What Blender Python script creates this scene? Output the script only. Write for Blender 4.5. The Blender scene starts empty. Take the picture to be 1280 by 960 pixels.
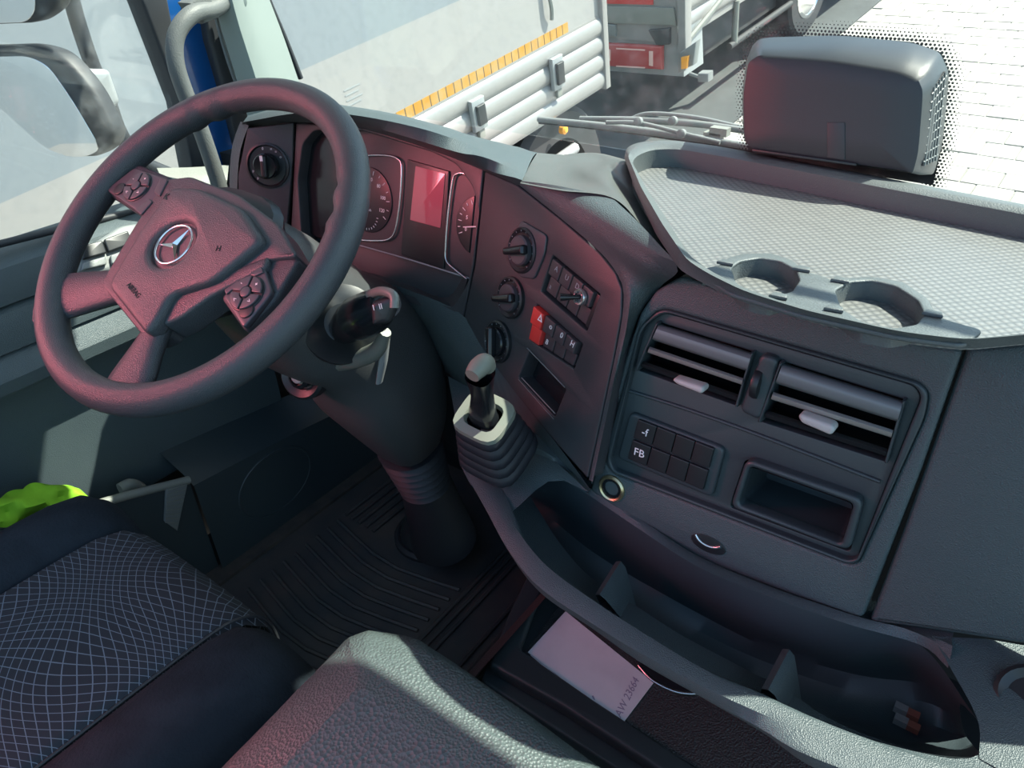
import bpy, bmesh, math, random
from mathutils import Vector as V, Matrix
from mathutils.geometry import tessellate_polygon
random.seed(4)
scn = bpy.context.scene
col = scn.collection
# ------------------------------------------------------------------ camera
F = 950.0
XA = V((0.80105359, -0.29745608, 0.51945455))
YA = V((0.59736476, 0.45280228, -0.66191045))
ZA = V((-0.03832092, 0.84052958, 0.54040867))
CAM = V((0.29, -0.435, 1.16))
cd = bpy.data.cameras.new('camera'); cam = bpy.data.objects.new('camera', cd); col.objects.link(cam)
cd.sensor_width = 36; cd.lens = F / 1280 * 36; cd.clip_start = .02; cd.clip_end = 300
cam.matrix_world = Matrix(((XA.x, XA.y, XA.z, CAM.x), (YA.x, YA.y, YA.z, CAM.y), (ZA.x, ZA.y, ZA.z, CAM.z), (0, 0, 0, 1)))
scn.camera = cam
# ------------------------------------------------------------------ sky, sun, lamps, exposure
w = bpy.data.worlds.new('sky'); scn.world = w; w.use_nodes = True
wn = w.node_tree; bg = wn.nodes['Background']
sky = wn.nodes.new('ShaderNodeTexSky'); sky.sky_type = 'NISHITA'; sky.sun_disc = False
sky.sun_elevation = math.radians(60); sky.sun_rotation = math.radians(40); sky.air_density = 1.0; sky.dust_density = 2.0
tint = wn.nodes.new('ShaderNodeMix'); tint.data_type = 'RGBA'; tint.blend_type = 'MULTIPLY'; tint.inputs[0].default_value = 1; tint.inputs[7].default_value = (.86, 1.0, .95, 1)
wn.links.new(sky.outputs[0], tint.inputs[6]); wn.links.new(tint.outputs[2], bg.inputs[0]); bg.inputs[1].default_value = 0.26
SUN = V((.48, .52, 1.0)).normalized()
sl = bpy.data.lights.new('sun', 'SUN'); sl.energy = 9.0; sl.angle = math.radians(.55); sl.color = (1, .95, .82)
so = bpy.data.objects.new('sun', sl); col.objects.link(so); so.rotation_euler = SUN.to_track_quat('Z', 'Y').to_euler()
def glow(loc, aim, e, sp, sx=.35):  # added red fill lamps that redden the wheel and tunnel side
    al = bpy.data.lights.new('red_fill', 'AREA'); al.shape = 'RECTANGLE'; al.size = sx; al.size_y = .4; al.energy = e; al.color = (1, .20, .25); al.spread = math.radians(sp)
    ao = bpy.data.objects.new('red_fill', al); col.objects.link(ao); ao.location = loc
    ao.rotation_euler = (V(loc) - V(aim)).to_track_quat('Z', 'Y').to_euler()
glow((-.97, -.52, 1.12), (-.59, -.07, .87), .9, 44)
glow((-.97, -.62, .70), (-.19, -.32, .47), .45, 26, .2)
scn.view_settings.view_transform = 'Standard'; scn.view_settings.look = 'None'
scn.view_settings.exposure = 0.68; scn.view_settings.gamma = 1; scn.view_settings.use_curve_mapping = False

# ------------------------------------------------------------------ helpers
def ray(x, y):
    c = V(((x - 640) / F, -(y - 480) / F, -1.0))
    return V((XA.dot(c), YA.dot(c), ZA.dot(c)))
def at(x, y, ax, v):
    i = 'xyz'.index(ax); r = ray(x, y); return CAM + r * ((v - CAM[i]) / r[i])
class Pl:
    def __init__(s, o, u, v):
        s.o = V(o); s.u = V(u).normalized(); s.n = s.u.cross(V(v)).normalized(); s.v = s.n.cross(s.u)
    def px(s, x, y, h=0.0):
        r = ray(x, y); o = s.o + s.n * h; t = (o - CAM).dot(s.n) / r.dot(s.n); q = CAM + r * t - s.o
        return (q.dot(s.u), q.dot(s.v))
    def w(s, a, b, h=0.0): return s.o + s.u * a + s.v * b + s.n * h
    def W(s, pts, h=0.0): return [s.w(*s.px(p[0], p[1], h), h) for p in pts]
    def L(s, pts, h=0.0): return [s.px(p[0], p[1], h) for p in pts]
    def m(s, h=0.0):
        p = s.o + s.n * h
        return Matrix(((s.u.x, s.v.x, s.n.x, p.x), (s.u.y, s.v.y, s.n.y, p.y), (s.u.z, s.v.z, s.n.z, p.z), (0, 0, 0, 1)))

# materials
MC = {}
def mat(name, c, rough=.5, metal=0.0, grain=0, gs=.15, spec=.5, noise=None, ns=8, kind='noise', emit=None, coat=0):
    if name in MC: return MC[name]
    m = bpy.data.materials.new(name); m.use_nodes = True; nt = m.node_tree; b = nt.nodes['Principled BSDF']
    b.inputs['Base Color'].default_value = (*c, 1); b.inputs['Roughness'].default_value = rough; b.inputs['Metallic'].default_value = metal
    b.inputs['Specular IOR Level'].default_value = spec; b.inputs['Coat Weight'].default_value = coat
    tc = nt.nodes.new('ShaderNodeTexCoord')
    if grain:
        if kind == 'noise':
            t = nt.nodes.new('ShaderNodeTexNoise'); t.inputs['Detail'].default_value = 2; o = t.outputs[0]
        else:
            t = nt.nodes.new('ShaderNodeTexVoronoi'); o = t.outputs[0]
        t.inputs['Scale'].default_value = grain; nt.links.new(tc.outputs['Object'], t.inputs['Vector'])
        bu = nt.nodes.new('ShaderNodeBump'); bu.inputs['Strength'].default_value = gs; bu.inputs['Distance'].default_value = .002
        nt.links.new(o, bu.inputs['Height']); nt.links.new(bu.outputs[0], b.inputs['Normal'])
    if noise:
        t = nt.nodes.new('ShaderNodeTexNoise'); t.inputs['Scale'].default_value = ns; t.inputs['Detail'].default_value = 5
        nt.links.new(tc.outputs['Object'], t.inputs['Vector'])
        r = nt.nodes.new('ShaderNodeValToRGB'); r.color_ramp.elements[0].position = .38; r.color_ramp.elements[1].position = .65
        r.color_ramp.elements[0].color = (*c, 1); r.color_ramp.elements[1].color = (*noise, 1)
        nt.links.new(t.outputs[0], r.inputs[0]); nt.links.new(r.outputs[0], b.inputs['Base Color'])
    if emit:
        b.inputs['Emission Color'].default_value = (*emit[:3], 1); b.inputs['Emission Strength'].default_value = emit[3]
    MC[name] = m; return m
DASH = mat('dash plastic', (.056, .078, .086), .46, grain=850, gs=.35, kind='v', noise=(.058, .080, .087), ns=30)
PAN = mat('smooth panel plastic', (.034, .048, .055), .42, grain=900, gs=.12)
FAS = mat('fascia plastic', (.040, .042, .048), .45, grain=900, gs=.15)
BLK = mat('black plastic', (.014, .017, .020), .38)
GLB = mat('gloss black', (.012, .014, .017), .18)
VOID = mat('dark inside', (.012, .014, .017), .7)
RUB = mat('rubber', (.022, .025, .03), .55)
WHL = mat('wheel leather', (.045, .055, .062), .40, grain=900, gs=.3, kind='v')
TUN = mat('tunnel cover', (.072, .098, .098), .50, grain=330, gs=.7, kind='v')
GREY = mat('grey plastic', (.18, .195, .195), .5, grain=500, gs=.2)
RIM = mat('tray rim plastic', (.088, .104, .108), .48, grain=700, gs=.3)
SIL = mat('silver trim', (.62, .63, .65), .25, metal=.9)
CHR = mat('chrome', (.85, .86, .88), .12, metal=1)
BRS = mat('brass ring', (.60, .50, .30), .3, metal=.9)
WHT = mat('white print', (.8, .82, .84), .5)
DIM = mat('pale print', (.32, .34, .36), .5)
REDP = mat('red switch', (.55, .04, .035), .35)
SCR = mat('display glass', (.34, .10, .13), .12, coat=.6)  # red reflection on the screen put into its base colour
DIAL = mat('dial face', (.016, .018, .022), .35)
CREAM = mat('pale trim', (.20, .21, .19), .55, grain=300, gs=.2)
BLUE = mat('blue paint', (.008, .075, .26), .2, coat=.6)
LIME = mat('lime cloth', (.22, .50, .015), .8, grain=60, gs=.5)
PAPER = mat('paper', (.74, .72, .78), .8, noise=(.66, .64, .70), ns=14)
INK = mat('ink', (.30, .26, .38), .8)
TARP = mat('white tarpaulin', (.275, .268, .262), .5, noise=(.265, .26, .255), ns=1.6)
TARPB = mat('pale blue tarpaulin', (.18, .205, .225), .5, noise=(.19, .215, .235), ns=1.2)
ALU = mat('aluminium board', (.27, .265, .26), .35, metal=.2)
ORG = mat('orange reflective', (.42, .20, .015), .4, noise=(.40, .25, .08), ns=14)
LAMP = mat('red lamp glass', (.40, .03, .03), .15, coat=.5)
LAMPW = mat('clear lamp', (.8, .5, .45), .2)
AMB = mat('amber lens', (.95, .38, .04), .2)
TYRE = mat('tyre', (.03, .032, .035), .7)
STEEL = mat('grey steel', (.30, .32, .33), .45, metal=.3)
PAVE = [mat('paving %s' % k, c, .85, noise=tuple(x * .9 for x in c), ns=9) for k, c in zip('abc', [(.38, .365, .335), (.36, .345, .32), (.40, .38, .35)])]
DARKGR = mat('dark ground', (.055, .062, .064), .85, grain=60, gs=.4, noise=(.07, .078, .08), ns=4)
FLR = mat('floor mat rubber', (.040, .045, .050), .6, noise=(.075, .066, .06), ns=9)
DIRT = mat('dusty carpet', (.075, .062, .052), .9, noise=(.04, .037, .036), ns=25)

# objects
def tag(o, label=None, cat=None, group=None, kind=None):
    if label: o['label'] = label
    if cat: o['category'] = cat
    if group: o['group'] = group
    if kind: o['kind'] = kind
    return o
def empty(name, loc, label, cat, group=None):
    o = bpy.data.objects.new(name, None); o.location = loc; o.empty_display_size = .05; col.objects.link(o); return tag(o, label, cat, group)
def org(p):
    r = V((0, 0, 0))
    while p is not None: r += p.location; p = p.parent
    return r
def link(name, verts, faces, m, par=None, smooth=35, kind=None):
    me = bpy.data.meshes.new(name); o0 = org(par)
    me.from_pydata([tuple(V(v) - o0) for v in verts], [], faces)
    bm = bmesh.new(); bm.from_mesh(me); bmesh.ops.remove_doubles(bm, verts=bm.verts, dist=1e-6); bmesh.ops.recalc_face_normals(bm, faces=bm.faces); bm.to_mesh(me); bm.free()
    me.materials.append(m)
    if smooth is not None:
        me.polygons.foreach_set('use_smooth', [True] * len(me.polygons)); me.set_sharp_from_angle(angle=math.radians(smooth))
    o = bpy.data.objects.new(name, me); o.parent = par; col.objects.link(o)
    if kind: o['kind'] = kind
    return o
def geo(c, M):
    o = bpy.data.objects.new('t', c); me = bpy.data.meshes.new_from_object(o)
    vs = [M @ v.co for v in me.vertices]; fs = [list(p.vertices) for p in me.polygons]
    bpy.data.objects.remove(o); bpy.data.meshes.remove(me); bpy.data.curves.remove(c); return vs, fs
def rnd(loop, r, seg=5):
    out = []; n = len(loop)
    for i in range(n):
        a = V(loop[i - 1]).to_2d(); b = V(loop[i]).to_2d(); c = V(loop[(i + 1) % n]).to_2d()
        d1 = (a - b); d2 = (c - b); rr = min(r, d1.length * .48, d2.length * .48)
        p = b + d1.normalized() * rr; q = b + d2.normalized() * rr
        for k in range(seg + 1):
            t = k / seg; out.append(tuple(p * (1 - t) ** 2 + b * 2 * t * (1 - t) + q * t * t))
    return out
def slab(P, loops, h0, h1, bev=0.0):
    c = bpy.data.curves.new('c', 'CURVE'); c.dimensions = '2D'; c.fill_mode = 'BOTH'
    for lp in loops:
        s = c.splines.new('POLY'); s.points.add(len(lp) - 1); s.use_cyclic_u = True
        for i, p in enumerate(lp): s.points[i].co = (p[0], p[1], 0, 1)
    bev = min(bev, (h1 - h0) * .49)
    c.extrude = (h1 - h0) / 2 - bev; c.bevel_depth = bev; c.bevel_resolution = 2; c.offset = -bev
    return geo(c, P.m((h0 + h1) / 2))
def plate(name, P, pxs, h0, h1, m, par=None, bev=0.0, r=0.0, holes=(), hr=0.0, uv=False, hp=None):
    """pxs seen at height h1 (or hp) on plane P; real prism between heights h0 and h1"""
    hp = h1 if hp is None else hp
    f = (lambda q: list(q)) if uv else (lambda q: P.L(q, hp))
    loops = [rnd(f(pxs), r) if r else f(pxs)] + [(rnd(f(h), hr) if hr else f(h)) for h in holes]
    vs, fs = slab(P, loops, h0, h1, bev); return link(name, vs, fs, m, par)
def text(name, P, s, x, y, size, m, par=None, rot=0.0, h=0.0, d=.0004, shear=0.0, uv=False):
    c = bpy.data.curves.new('t', 'FONT'); c.body = s; c.size = size; c.align_x = 'CENTER'; c.align_y = 'CENTER'; c.extrude = d / 2; c.shear = shear; c.resolution_u = 2
    a, b = (x, y) if uv else P.px(x, y, h)
    M = P.m(h + d / 2) @ Matrix.Translation((a, b, 0)) @ Matrix.Rotation(rot, 4, 'Z')
    vs, fs = geo(c, M); return link(name, vs, fs, m, par, None)
def cr(pts, n):
    pts = [V(p) for p in pts]
    if len(pts) == 2:
        return [pts[0].lerp(pts[1], i / (n - 1)) for i in range(n)]
    dense = []
    for i in range(len(pts) - 1):
        p0 = pts[i - 1] if i else pts[0] * 2 - pts[1]; p1 = pts[i]; p2 = pts[i + 1]; p3 = pts[i + 2] if i + 2 < len(pts) else pts[-1] * 2 - pts[-2]
        for k in range(12):
            t = k / 12
            dense.append(.5 * ((2 * p1) + (p2 - p0) * t + (2 * p0 - 5 * p1 + 4 * p2 - p3) * t * t + (3 * p1 - p0 - 3 * p2 + p3) * t ** 3))
    dense.append(pts[-1])
    L = [0]
    for a, b in zip(dense, dense[1:]): L.append(L[-1] + (b - a).length)
    out = []; j = 0
    for i in range(n):
        s = L[-1] * i / (n - 1)
        while j < len(L) - 2 and L[j + 1] < s: j += 1
        dd = L[j + 1] - L[j]; out.append(dense[j].lerp(dense[j + 1], (s - L[j]) / dd if dd else 0))
    return out
def loft(name, rows, n, m, par=None, k=1, smooth=40, rs=True, closed=False):
    R = [cr(r, n) if rs else [V(p) for p in r] for r in rows]; n = len(R[0])
    if k > 1:
        cols = [cr([R[i][j] for i in range(len(R))], (len(R) - 1) * k + 1) for j in range(n)]
        R = [[cols[j][i] for j in range(n)] for i in range(len(cols[0]))]
    vs = [p for r in R for p in r]; fs = []
    for i in range(len(R) - 1):
        for j in range(n - 1): fs.append((i * n + j, i * n + j + 1, (i + 1) * n + j + 1, (i + 1) * n + j))
        if closed: fs.append((i * n + n - 1, i * n, (i + 1) * n, (i + 1) * n + n - 1))
    return link(name, vs, fs, m, par, smooth)
def tubem(pts, rad, seg=12, flat=1.0, up=None, n=None):
    n = n or max(2, len(pts) * 6); P = cr(pts, n)
    rad = rad if isinstance(rad, (list, tuple)) else [rad, rad]
    vs = []; fs = []; up = V(up) if up else None
    t0 = (P[1] - P[0]).normalized(); a = (up or (V((0, 0, 1)) if abs(t0.z) < .9 else V((1, 0, 0)))); a = (a - t0 * a.dot(t0)).normalized()
    for i, p in enumerate(P):
        t = (P[min(i + 1, n - 1)] - P[max(i - 1, 0)]).normalized(); a = (a - t * a.dot(t)).normalized(); b = t.cross(a)
        s = i / (n - 1) * (len(rad) - 1); j = min(int(s), len(rad) - 2); r = rad[j] + (rad[j + 1] - rad[j]) * (s - j)
        for q in range(seg):
            an = 2 * math.pi * q / seg; vs.append(p + a * math.cos(an) * r * flat + b * math.sin(an) * r)
    for i in range(n - 1):
        for q in range(seg): fs.append((i * seg + q, i * seg + (q + 1) % seg, (i + 1) * seg + (q + 1) % seg, (i + 1) * seg + q))
    fs.append(list(range(seg))); fs.append([(n - 1) * seg + q for q in range(seg)]); return vs, fs
def tube(name, pts, rad, m, par=None, **kw):
    vs, fs = tubem(pts, rad, **kw); return link(name, vs, fs, m, par, 50)
def merge(parts):
    vs = []; fs = []
    for a, b in parts:
        o = len(vs); vs += list(a); fs += [[i + o for i in f] for f in b]
    return vs, fs
def lathe(name, o, ax, prof, m, par=None, seg=32, sq=None, hint=None, smooth=35):
    ax = V(ax).normalized(); a = V(hint) if hint else (V((1, 0, 0)) if abs(ax.x) < .8 else V((0, 1, 0)))
    a = (a - ax * a.dot(ax)).normalized(); b = ax.cross(a); o = V(o); vs = []; fs = []
    for r, h in prof:
        for q in range(seg):
            t = 2 * math.pi * q / seg; c, s = math.cos(t), math.sin(t)
            if sq:
                f = (abs(c) ** sq + abs(s) ** sq) ** (-1 / sq); c *= f; s *= f
            vs.append(o + ax * h + a * c * r + b * s * r)
    for i in range(len(prof) - 1):
        for q in range(seg): fs.append((i * seg + q, i * seg + (q + 1) % seg, (i + 1) * seg + (q + 1) % seg, (i + 1) * seg + q))
    fs.append(list(range(seg))); fs.append([(len(prof) - 1) * seg + q for q in range(seg)])
    return link(name, vs, fs, m, par, smooth)
def box(lo, hi):
    x0, y0, z0 = lo; x1, y1, z1 = hi
    vs = [V(p) for p in ((x0, y0, z0), (x1, y0, z0), (x1, y1, z0), (x0, y1, z0), (x0, y0, z1), (x1, y0, z1), (x1, y1, z1), (x0, y1, z1))]
    return vs, [(0, 3, 2, 1), (4, 5, 6, 7), (0, 1, 5, 4), (1, 2, 6, 5), (2, 3, 7, 6), (3, 0, 4, 7)]
def circ(P, x, y, r, h=0.0, n=32, ry=None):
    a, b = P.px(x, y, h); ry = ry or r
    return [(a + r * math.cos(2 * math.pi * i / n), b + ry * math.sin(2 * math.pi * i / n)) for i in range(n)]
def quad(q, u, v):
    a, b, c, d = [V(p) for p in q]   # TL TR BR BL
    return (a * (1 - u) * (1 - v) + b * u * (1 - v) + c * u * v + d * (1 - u) * v)
def cell(q, u0, u1, v0, v1): return [tuple(quad(q, u, v)) for u, v in ((u0, v0), (u1, v0), (u1, v1), (u0, v1))]
# planes of the cab
def dirz(yaw, rec):
    y, r = math.radians(yaw), math.radians(rec)
    nh = V((-math.sin(y), -math.cos(y), 0)); return (V((math.cos(y), -math.sin(y), 0)), -nh * math.sin(r) + V((0, 0, 1)) * math.cos(r))
CL = Pl((-.316, .30, .868), *dirz(0, 15))          # instrument face
FA = Pl((-.316, .30, .868), *dirz(19, 15))         # angled knob and switch face
LS = Pl(CL.w(*CL.px(368, 200)), *dirz(-32, 12))       # panel with the light switch, turned to the driver
ST = Pl((0, .15, .52), (1, 0, 0), (0, .055, .32))  # centre stack
DR = Pl((-1.0, 0, 0), (0, 1, 0), (0, 0, 1))        # driver door
def HZ(z): return Pl((0, 0, z), (1, 0, 0), (0, 1, 0))

#SECTION structure
# ------------------------------------------------------------------ cab shell
vs, fs = box((-1.02, -.9, -.05), (1.0, .66, 0)); tag(link('floor', vs, fs, VOID, None), kind='structure')
vs, fs = box((-1.02, .66, -.05), (1.0, .70, .765)); tag(link('wall_front', vs, fs, VOID, None), kind='structure')
vs, fs = box((-1.07, -.9, -.05), (-1.05, .66, .70)); tag(link('wall_left', vs, fs, VOID, None), kind='structure')
vs, fs = box((-1.02, -.45, 1.72), (1.0, .505, 1.76)); tag(link('ceiling', vs, fs, GREY, None), kind='structure')
#SECTION glass
gm = bpy.data.materials.new('window glass'); gm.use_nodes = True; nt = gm.node_tree; nt.nodes.clear()
out = nt.nodes.new('ShaderNodeOutputMaterial'); tr = nt.nodes.new('ShaderNodeBsdfTransparent'); gl = nt.nodes.new('ShaderNodeBsdfGlossy'); df = nt.nodes.new('ShaderNodeBsdfDiffuse')
gl.inputs['Roughness'].default_value = .02; tr.inputs[0].default_value = (.95, .985, .98, 1); df.inputs[0].default_value = (.8, .8, .8, 1)
m1 = nt.nodes.new('ShaderNodeMixShader'); m1.inputs[0].default_value = .05; m2 = nt.nodes.new('ShaderNodeMixShader')
nz = nt.nodes.new('ShaderNodeTexNoise'); nz.inputs['Scale'].default_value = 45; nz.inputs['Detail'].default_value = 8
rp = nt.nodes.new('ShaderNodeMapRange'); rp.inputs['From Min'].default_value = .45; rp.inputs['From Max'].default_value = .8; rp.inputs['To Min'].default_value = .015; rp.inputs['To Max'].default_value = .09
tc = nt.nodes.new('ShaderNodeTexCoord'); nt.links.new(tc.outputs['Object'], nz.inputs['Vector'])
nt.links.new(nz.outputs[0], rp.inputs[0]); nt.links.new(rp.outputs[0], m2.inputs[0])
nt.links.new(tr.outputs[0], m1.inputs[1]); nt.links.new(gl.outputs[0], m1.inputs[2]); nt.links.new(m1.outputs[0], m2.inputs[1]); nt.links.new(df.outputs[0], m2.inputs[2]); nt.links.new(m2.outputs[0], out.inputs[0])
WS = Pl((0, .62, .84), (1, 0, 0), (0, -.10, .88))
ws = plate('window_1', WS, [(-1.15, -.02), (.97, -.02), (.97, .9), (-1.15, .9)], 0, .004, gm, None, uv=True); tag(ws, 'large slanted windscreen glass with dust specks behind the dashboard', kind='structure')
sg = plate('window_2', Pl((-1.03, 0, 0), (0, 1, 0), (0, 0, 1)), [(-.6, .72), (.33, .70), (.25, 1.6), (-.6, 1.6)], 0, .004, gm, None, uv=True); tag(sg, 'driver side window glass above the door', kind='structure')
# black screen print with dotted edge behind the sensor housing
bo = WS.L([(935, 196), (933, 110), (938, 60), (950, 47), (1050, 45), (1140, 53), (1176, 66), (1186, 92), (1178, 180), (1166, 232)])
plate('print_patch', WS, bo, -.0016, -.0012, BLK, ws, uv=True)
fr = []
def dseg(p, a, b):
    d = b - a; t = max(0, min(1, (p - a).dot(d) / d.length_squared)); return (p - a - d * t).length
bv = [V(p) for p in bo]
for i in range(76):
    for j in range(56):
        p = V((bv[0].x - .03 + i * .0046 + (j % 2) * .0023, min(q.y for q in bv) + j * .0040))
        e = min(dseg(p, a, b) for a, b in zip(bv, bv[1:]))
        if e > .017: continue
        r = .0021 * (1 - e / .021)
        fr.append(([WS.w(p.x + r * math.cos(t * math.pi / 3), p.y + r * math.sin(t * math.pi / 3), -.0014) for t in range(6)], [(0, 1, 2, 3, 4, 5)]))
o = link('screen_print', *merge(fr), BLK, ws, None); o['kind'] = 'stuff'

#SECTION outside
# ------------------------------------------------------------------ yard outside (its slope differs slightly from the cab floor)
EY = V((.04, .987, .156)).normalized(); EXv = (V((1, 0, 0)) - EY * EY.x).normalized(); EZ = EXv.cross(EY)
G = Pl(CAM - EZ * 2.7, EXv, EY)               # ground
T = Pl(CAM + EXv * -2.75, EY, EZ)             # side of the neighbouring trailer
def ex(x, y, z): return CAM + EXv * x + EY * y + EZ * z
def exbox(lo, hi):
    vs, fs = box(lo, hi); return [ex(*v) for v in vs], fs
gr = link('ground', *exbox((-14, -8, -2.95), (14, 40, -2.712)), mat('sand joint', (.27, .26, .24), .9), None); tag(gr, kind='structure')
lot = link('dark_strip', *exbox((-14, -8, -2.712), (-2.78, 26, -2.70)), DARKGR, gr)  # ground left of the paving is one dark strip
# paving stones, nearest 300 single, rest joined
cnt = 0; rest = []; meshes = {}
st = []
for j in range(84):
    for i in range(46):
        x = -2.66 + i * .235 + (j % 2) * .11; y = 2.9 + j * .235
        if x > 4.5: continue
        st.append((x, y))
st.sort(key=lambda p: (abs(p[0] + .6) * 1.4 + abs(p[1] - 5.2)))
proto = []
for k in range(3):
    vs, fs = box((-.111, -.111, -.04), (.111, .111, 0)); vs = [EXv * v.x + EY * v.y + EZ * v.z for v in vs]
    me = bpy.data.meshes.new('paving_stone'); me.from_pydata([tuple(v) for v in vs], [], fs); me.materials.append(PAVE[k]); proto.append(me)
for (x, y) in st:
    z = -2.70 - random.random() * .006
    if cnt < 300:
        o = bpy.data.objects.new('paving_stone', proto[random.randrange(3)]); o.location = ex(x, y, z); o.parent = gr; col.objects.link(o); cnt += 1
    else: rest.append(exbox((x - .111, y - .111, z - .04), (x + .111, y + .111, z)))
link('paving_field', *merge(rest), PAVE[0], gr, None, kind='stuff')

# neighbouring trailer on the left
def txy(x, y): return T.px(x, y)
yend = txy(754, 60)[0]
zb = txy(755, 108)[1]; zt0 = txy(710, 40)[1]; zt1 = txy(710, 27)[1]; zbl = txy(478, 43)[1]
tra = empty('box_trailer', ex(-4, yend - 4, -2.7), 'white box trailer with pale blue upper half and orange reflective tape left of the cab', 'trailer')
plate('tarpaulin', T, [(-6, zt0 - .01), (yend, zt0 - .01), (yend, zbl), (-6, zbl)], -2.3, 0, TARP, tra, uv=True)
plate('upper_tarpaulin', T, [(-6, zbl), (yend, zbl), (yend, 1.9), (-6, 1.9)], -2.3, 0, TARPB, tra, uv=True)
prof = []
hz = zt0 - .01 - zb
bm_ = []
def board(v0, v1):
    N = 8; r0 = []; rr = []
    for i in range(N + 1):
        t = i / N; hh = .004 + .018 * math.sin(math.pi * t) ** .6
        rr.append([T.w(-6, v0 + (v1 - v0) * t, hh), T.w(yend - .02, v0 + (v1 - v0) * t, hh)])
    return rr
for k in range(4):
    v0 = zb + hz * k / 4 + .003; v1 = zb + hz * (k + 1) / 4 - .003
    loft('side_board', board(v0, v1), 2, ALU, tra, rs=False)
plate('board_backing', T, [(-6, zb), (yend, zb), (yend, zt0), (-6, zt0)], -2.3, .003, ALU, tra, uv=True)
plate('corner_post', T, [(yend - .03, zb - .01), (yend + .02, zb - .01), (yend + .02, 1.9), (yend - .03, 1.9)], -.05, .03, ALU, tra, .004, uv=True)
# reflective tape in short pieces
ye = txy(710, 33)[0]; st_ = (ye - txy(470, 145)[0]) / 26; n = 90; ys = ye - st_ * n
for k in range(n):
    a = ys + (ye - ys) * k / n
    plate('tape_piece', T, [(a + .003, zt0), (a + (ye - ys) / n - .003, zt0), (a + (ye - ys) / n - .003, zt1), (a + .003, zt1)], 0.0005, .0025, ORG, tra, uv=True)
for (x0, y0, hgt) in ((588, 122, 42), (688, 70, 42)):
    a, b = txy(x0, y0); a2, b2 = txy(x0, y0 + hgt)
    la = plate('latch', T, [(a - .05, b2), (a + .05, b2), (a + .05, b), (a - .05, b)], .02, .05, STEEL, tra, .006, uv=True)
    plate('latch_handle', T, [(a - .03, b2 + .03), (a + .03, b2 + .03), (a + .03, b - .03), (a - .03, b - .03)], .05, .07, BLK, la, .004, uv=True)
    plate('latch_foot', T, [(a - .015, b2 - .05), (a + .03, b2 - .05), (a + .03, b2), (a - .015, b2)], .02, .04, CREAM, la, .004, uv=True)
a, b = txy(440, 108)
for k in range(4): plate('sticker_line', T, [(a - .05, b - k * .022 - .006), (a + .045 - .015 * (k % 2), b - k * .022 - .006), (a + .045 - .015 * (k % 2), b - k * .022), (a - .05, b - k * .022)], .0005, .0015, STEEL, tra, uv=True)
tube('rope', [T.w(*txy(677, -30), .02), T.w(*txy(682, 0), .03), T.w(*txy(684, 12), .03), T.w(*txy(686, 24), .02)], .012, CREAM, tra, seg=6)
vs, fs = exbox((-4.9, -6, -2.3), (-3.0, yend - .1, T.w(0, zb).dot(EZ) - CAM.dot(EZ) - .02)); link('chassis', vs, fs, TYRE, tra, None)
for yy in (yend - .45, yend - 1.5, -1.2):
    wh = lathe('wheel', ex(-2.82, yy, -2.2), EXv, [(.2, -.28), (.48, -.26), (.5, -.2), (.5, -.04), (.46, 0), (.3, 0), (.28, -.06)], TYRE, tra)
    lathe('wheel_rim', ex(-2.82, yy, -2.2), EXv, [(.28, -.06), (.24, -.08), (.12, -.05), (.1, 0), (.02, .02)], STEEL, wh)
p = G.w(*G.px(650, 215)); q = G.w(*G.px(745, 160))
tube('side_guard', [ex(-2.8, 1.5, -2.0), ex(-2.8, yend - .3, -2.0)], .035, STEEL, tra, seg=8)
lathe('side_marker', T.w(*txy(705, 162), 0), EXv, [(.028, -.02), (.028, .01), (.015, .02)], AMB, tra, seg=12)

# truck in front
YR = 5.6
RP = Pl(ex(0, YR, 0), EXv, EZ)   # its rear face
t2 = empty('flatbed_truck', ex(-4.3, YR + 3, -2.7), 'white flatbed truck with red rear lamp parked ahead of the trailer end', 'truck')
def rp(pts, h0, h1, nm, m, bev=0, par=None): return plate(nm, RP, pts, h0, h1, m, par or t2, bev)
vs, fs = exbox((-5.5, YR + .0, -1.95), (-3.09, YR + 6.5, -.2)); link('load_body', vs, fs, ALU, t2, None)
for k in range(4):
    z0 = -1.9 + k * .14
    loft('side_board', [[ex(-3.09 + .03 * math.sin(math.pi * i / 6) ** .6, YR + .1, z0 + .13 * i / 6), ex(-3.09 + .03 * math.sin(math.pi * i / 6) ** .6, YR + 3.0, z0 + .13 * i / 6)] for i in range(7)], 2, ALU, t2, rs=False)
rp([(700, -60), (815, -50), (816, 6), (700, 3)], 0, .012, 'red_band', REDP)
rp([(700, 6), (842, 10), (845, 32), (700, 27)], 0, .02, 'tailgate', CREAM, .004)
rp([(845, -60), (856, -60), (857, 88), (848, 92)], -.05, .05, 'corner_post', ALU, .006)
rp([(700, 34), (852, 36), (855, 96), (700, 84)], -.35, -.02, 'rear_frame', STEEL, .004)
lp = rp([(750, 54), (827, 58), (827, 88), (750, 83)], -.02, .04, 'tail_lamp', LAMP, .02)
rp([(757, 61), (763, 62), (763, 76), (757, 76)], .04, .045, 'reversing_lens', LAMPW, .002, lp)
rp([(811, 64), (816, 64), (816, 83), (811, 82)], .04, .045, 'indicator_lens', LAMPW, .002, lp)
for y0 in (60, 82): rp([(770, y0), (806, y0 + 2), (806, y0 + 3.5), (770, y0 + 1.5)], .04, .044, 'lens_bar', LAMPW, 0, lp)
rp([(810, 38), (836, 36), (836, 56), (820, 56)], -.02, .04, 'step_bracket', TYRE, .004)
rp([(757, 30), (769, 32), (769, 46), (757, 44)], -.02, .03, 'reflector', GREY, .004)
rp([(850, 66), (870, 52), (866, 82), (852, 88)], .02, .10, 'marker_arm', GREY, .01)
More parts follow.
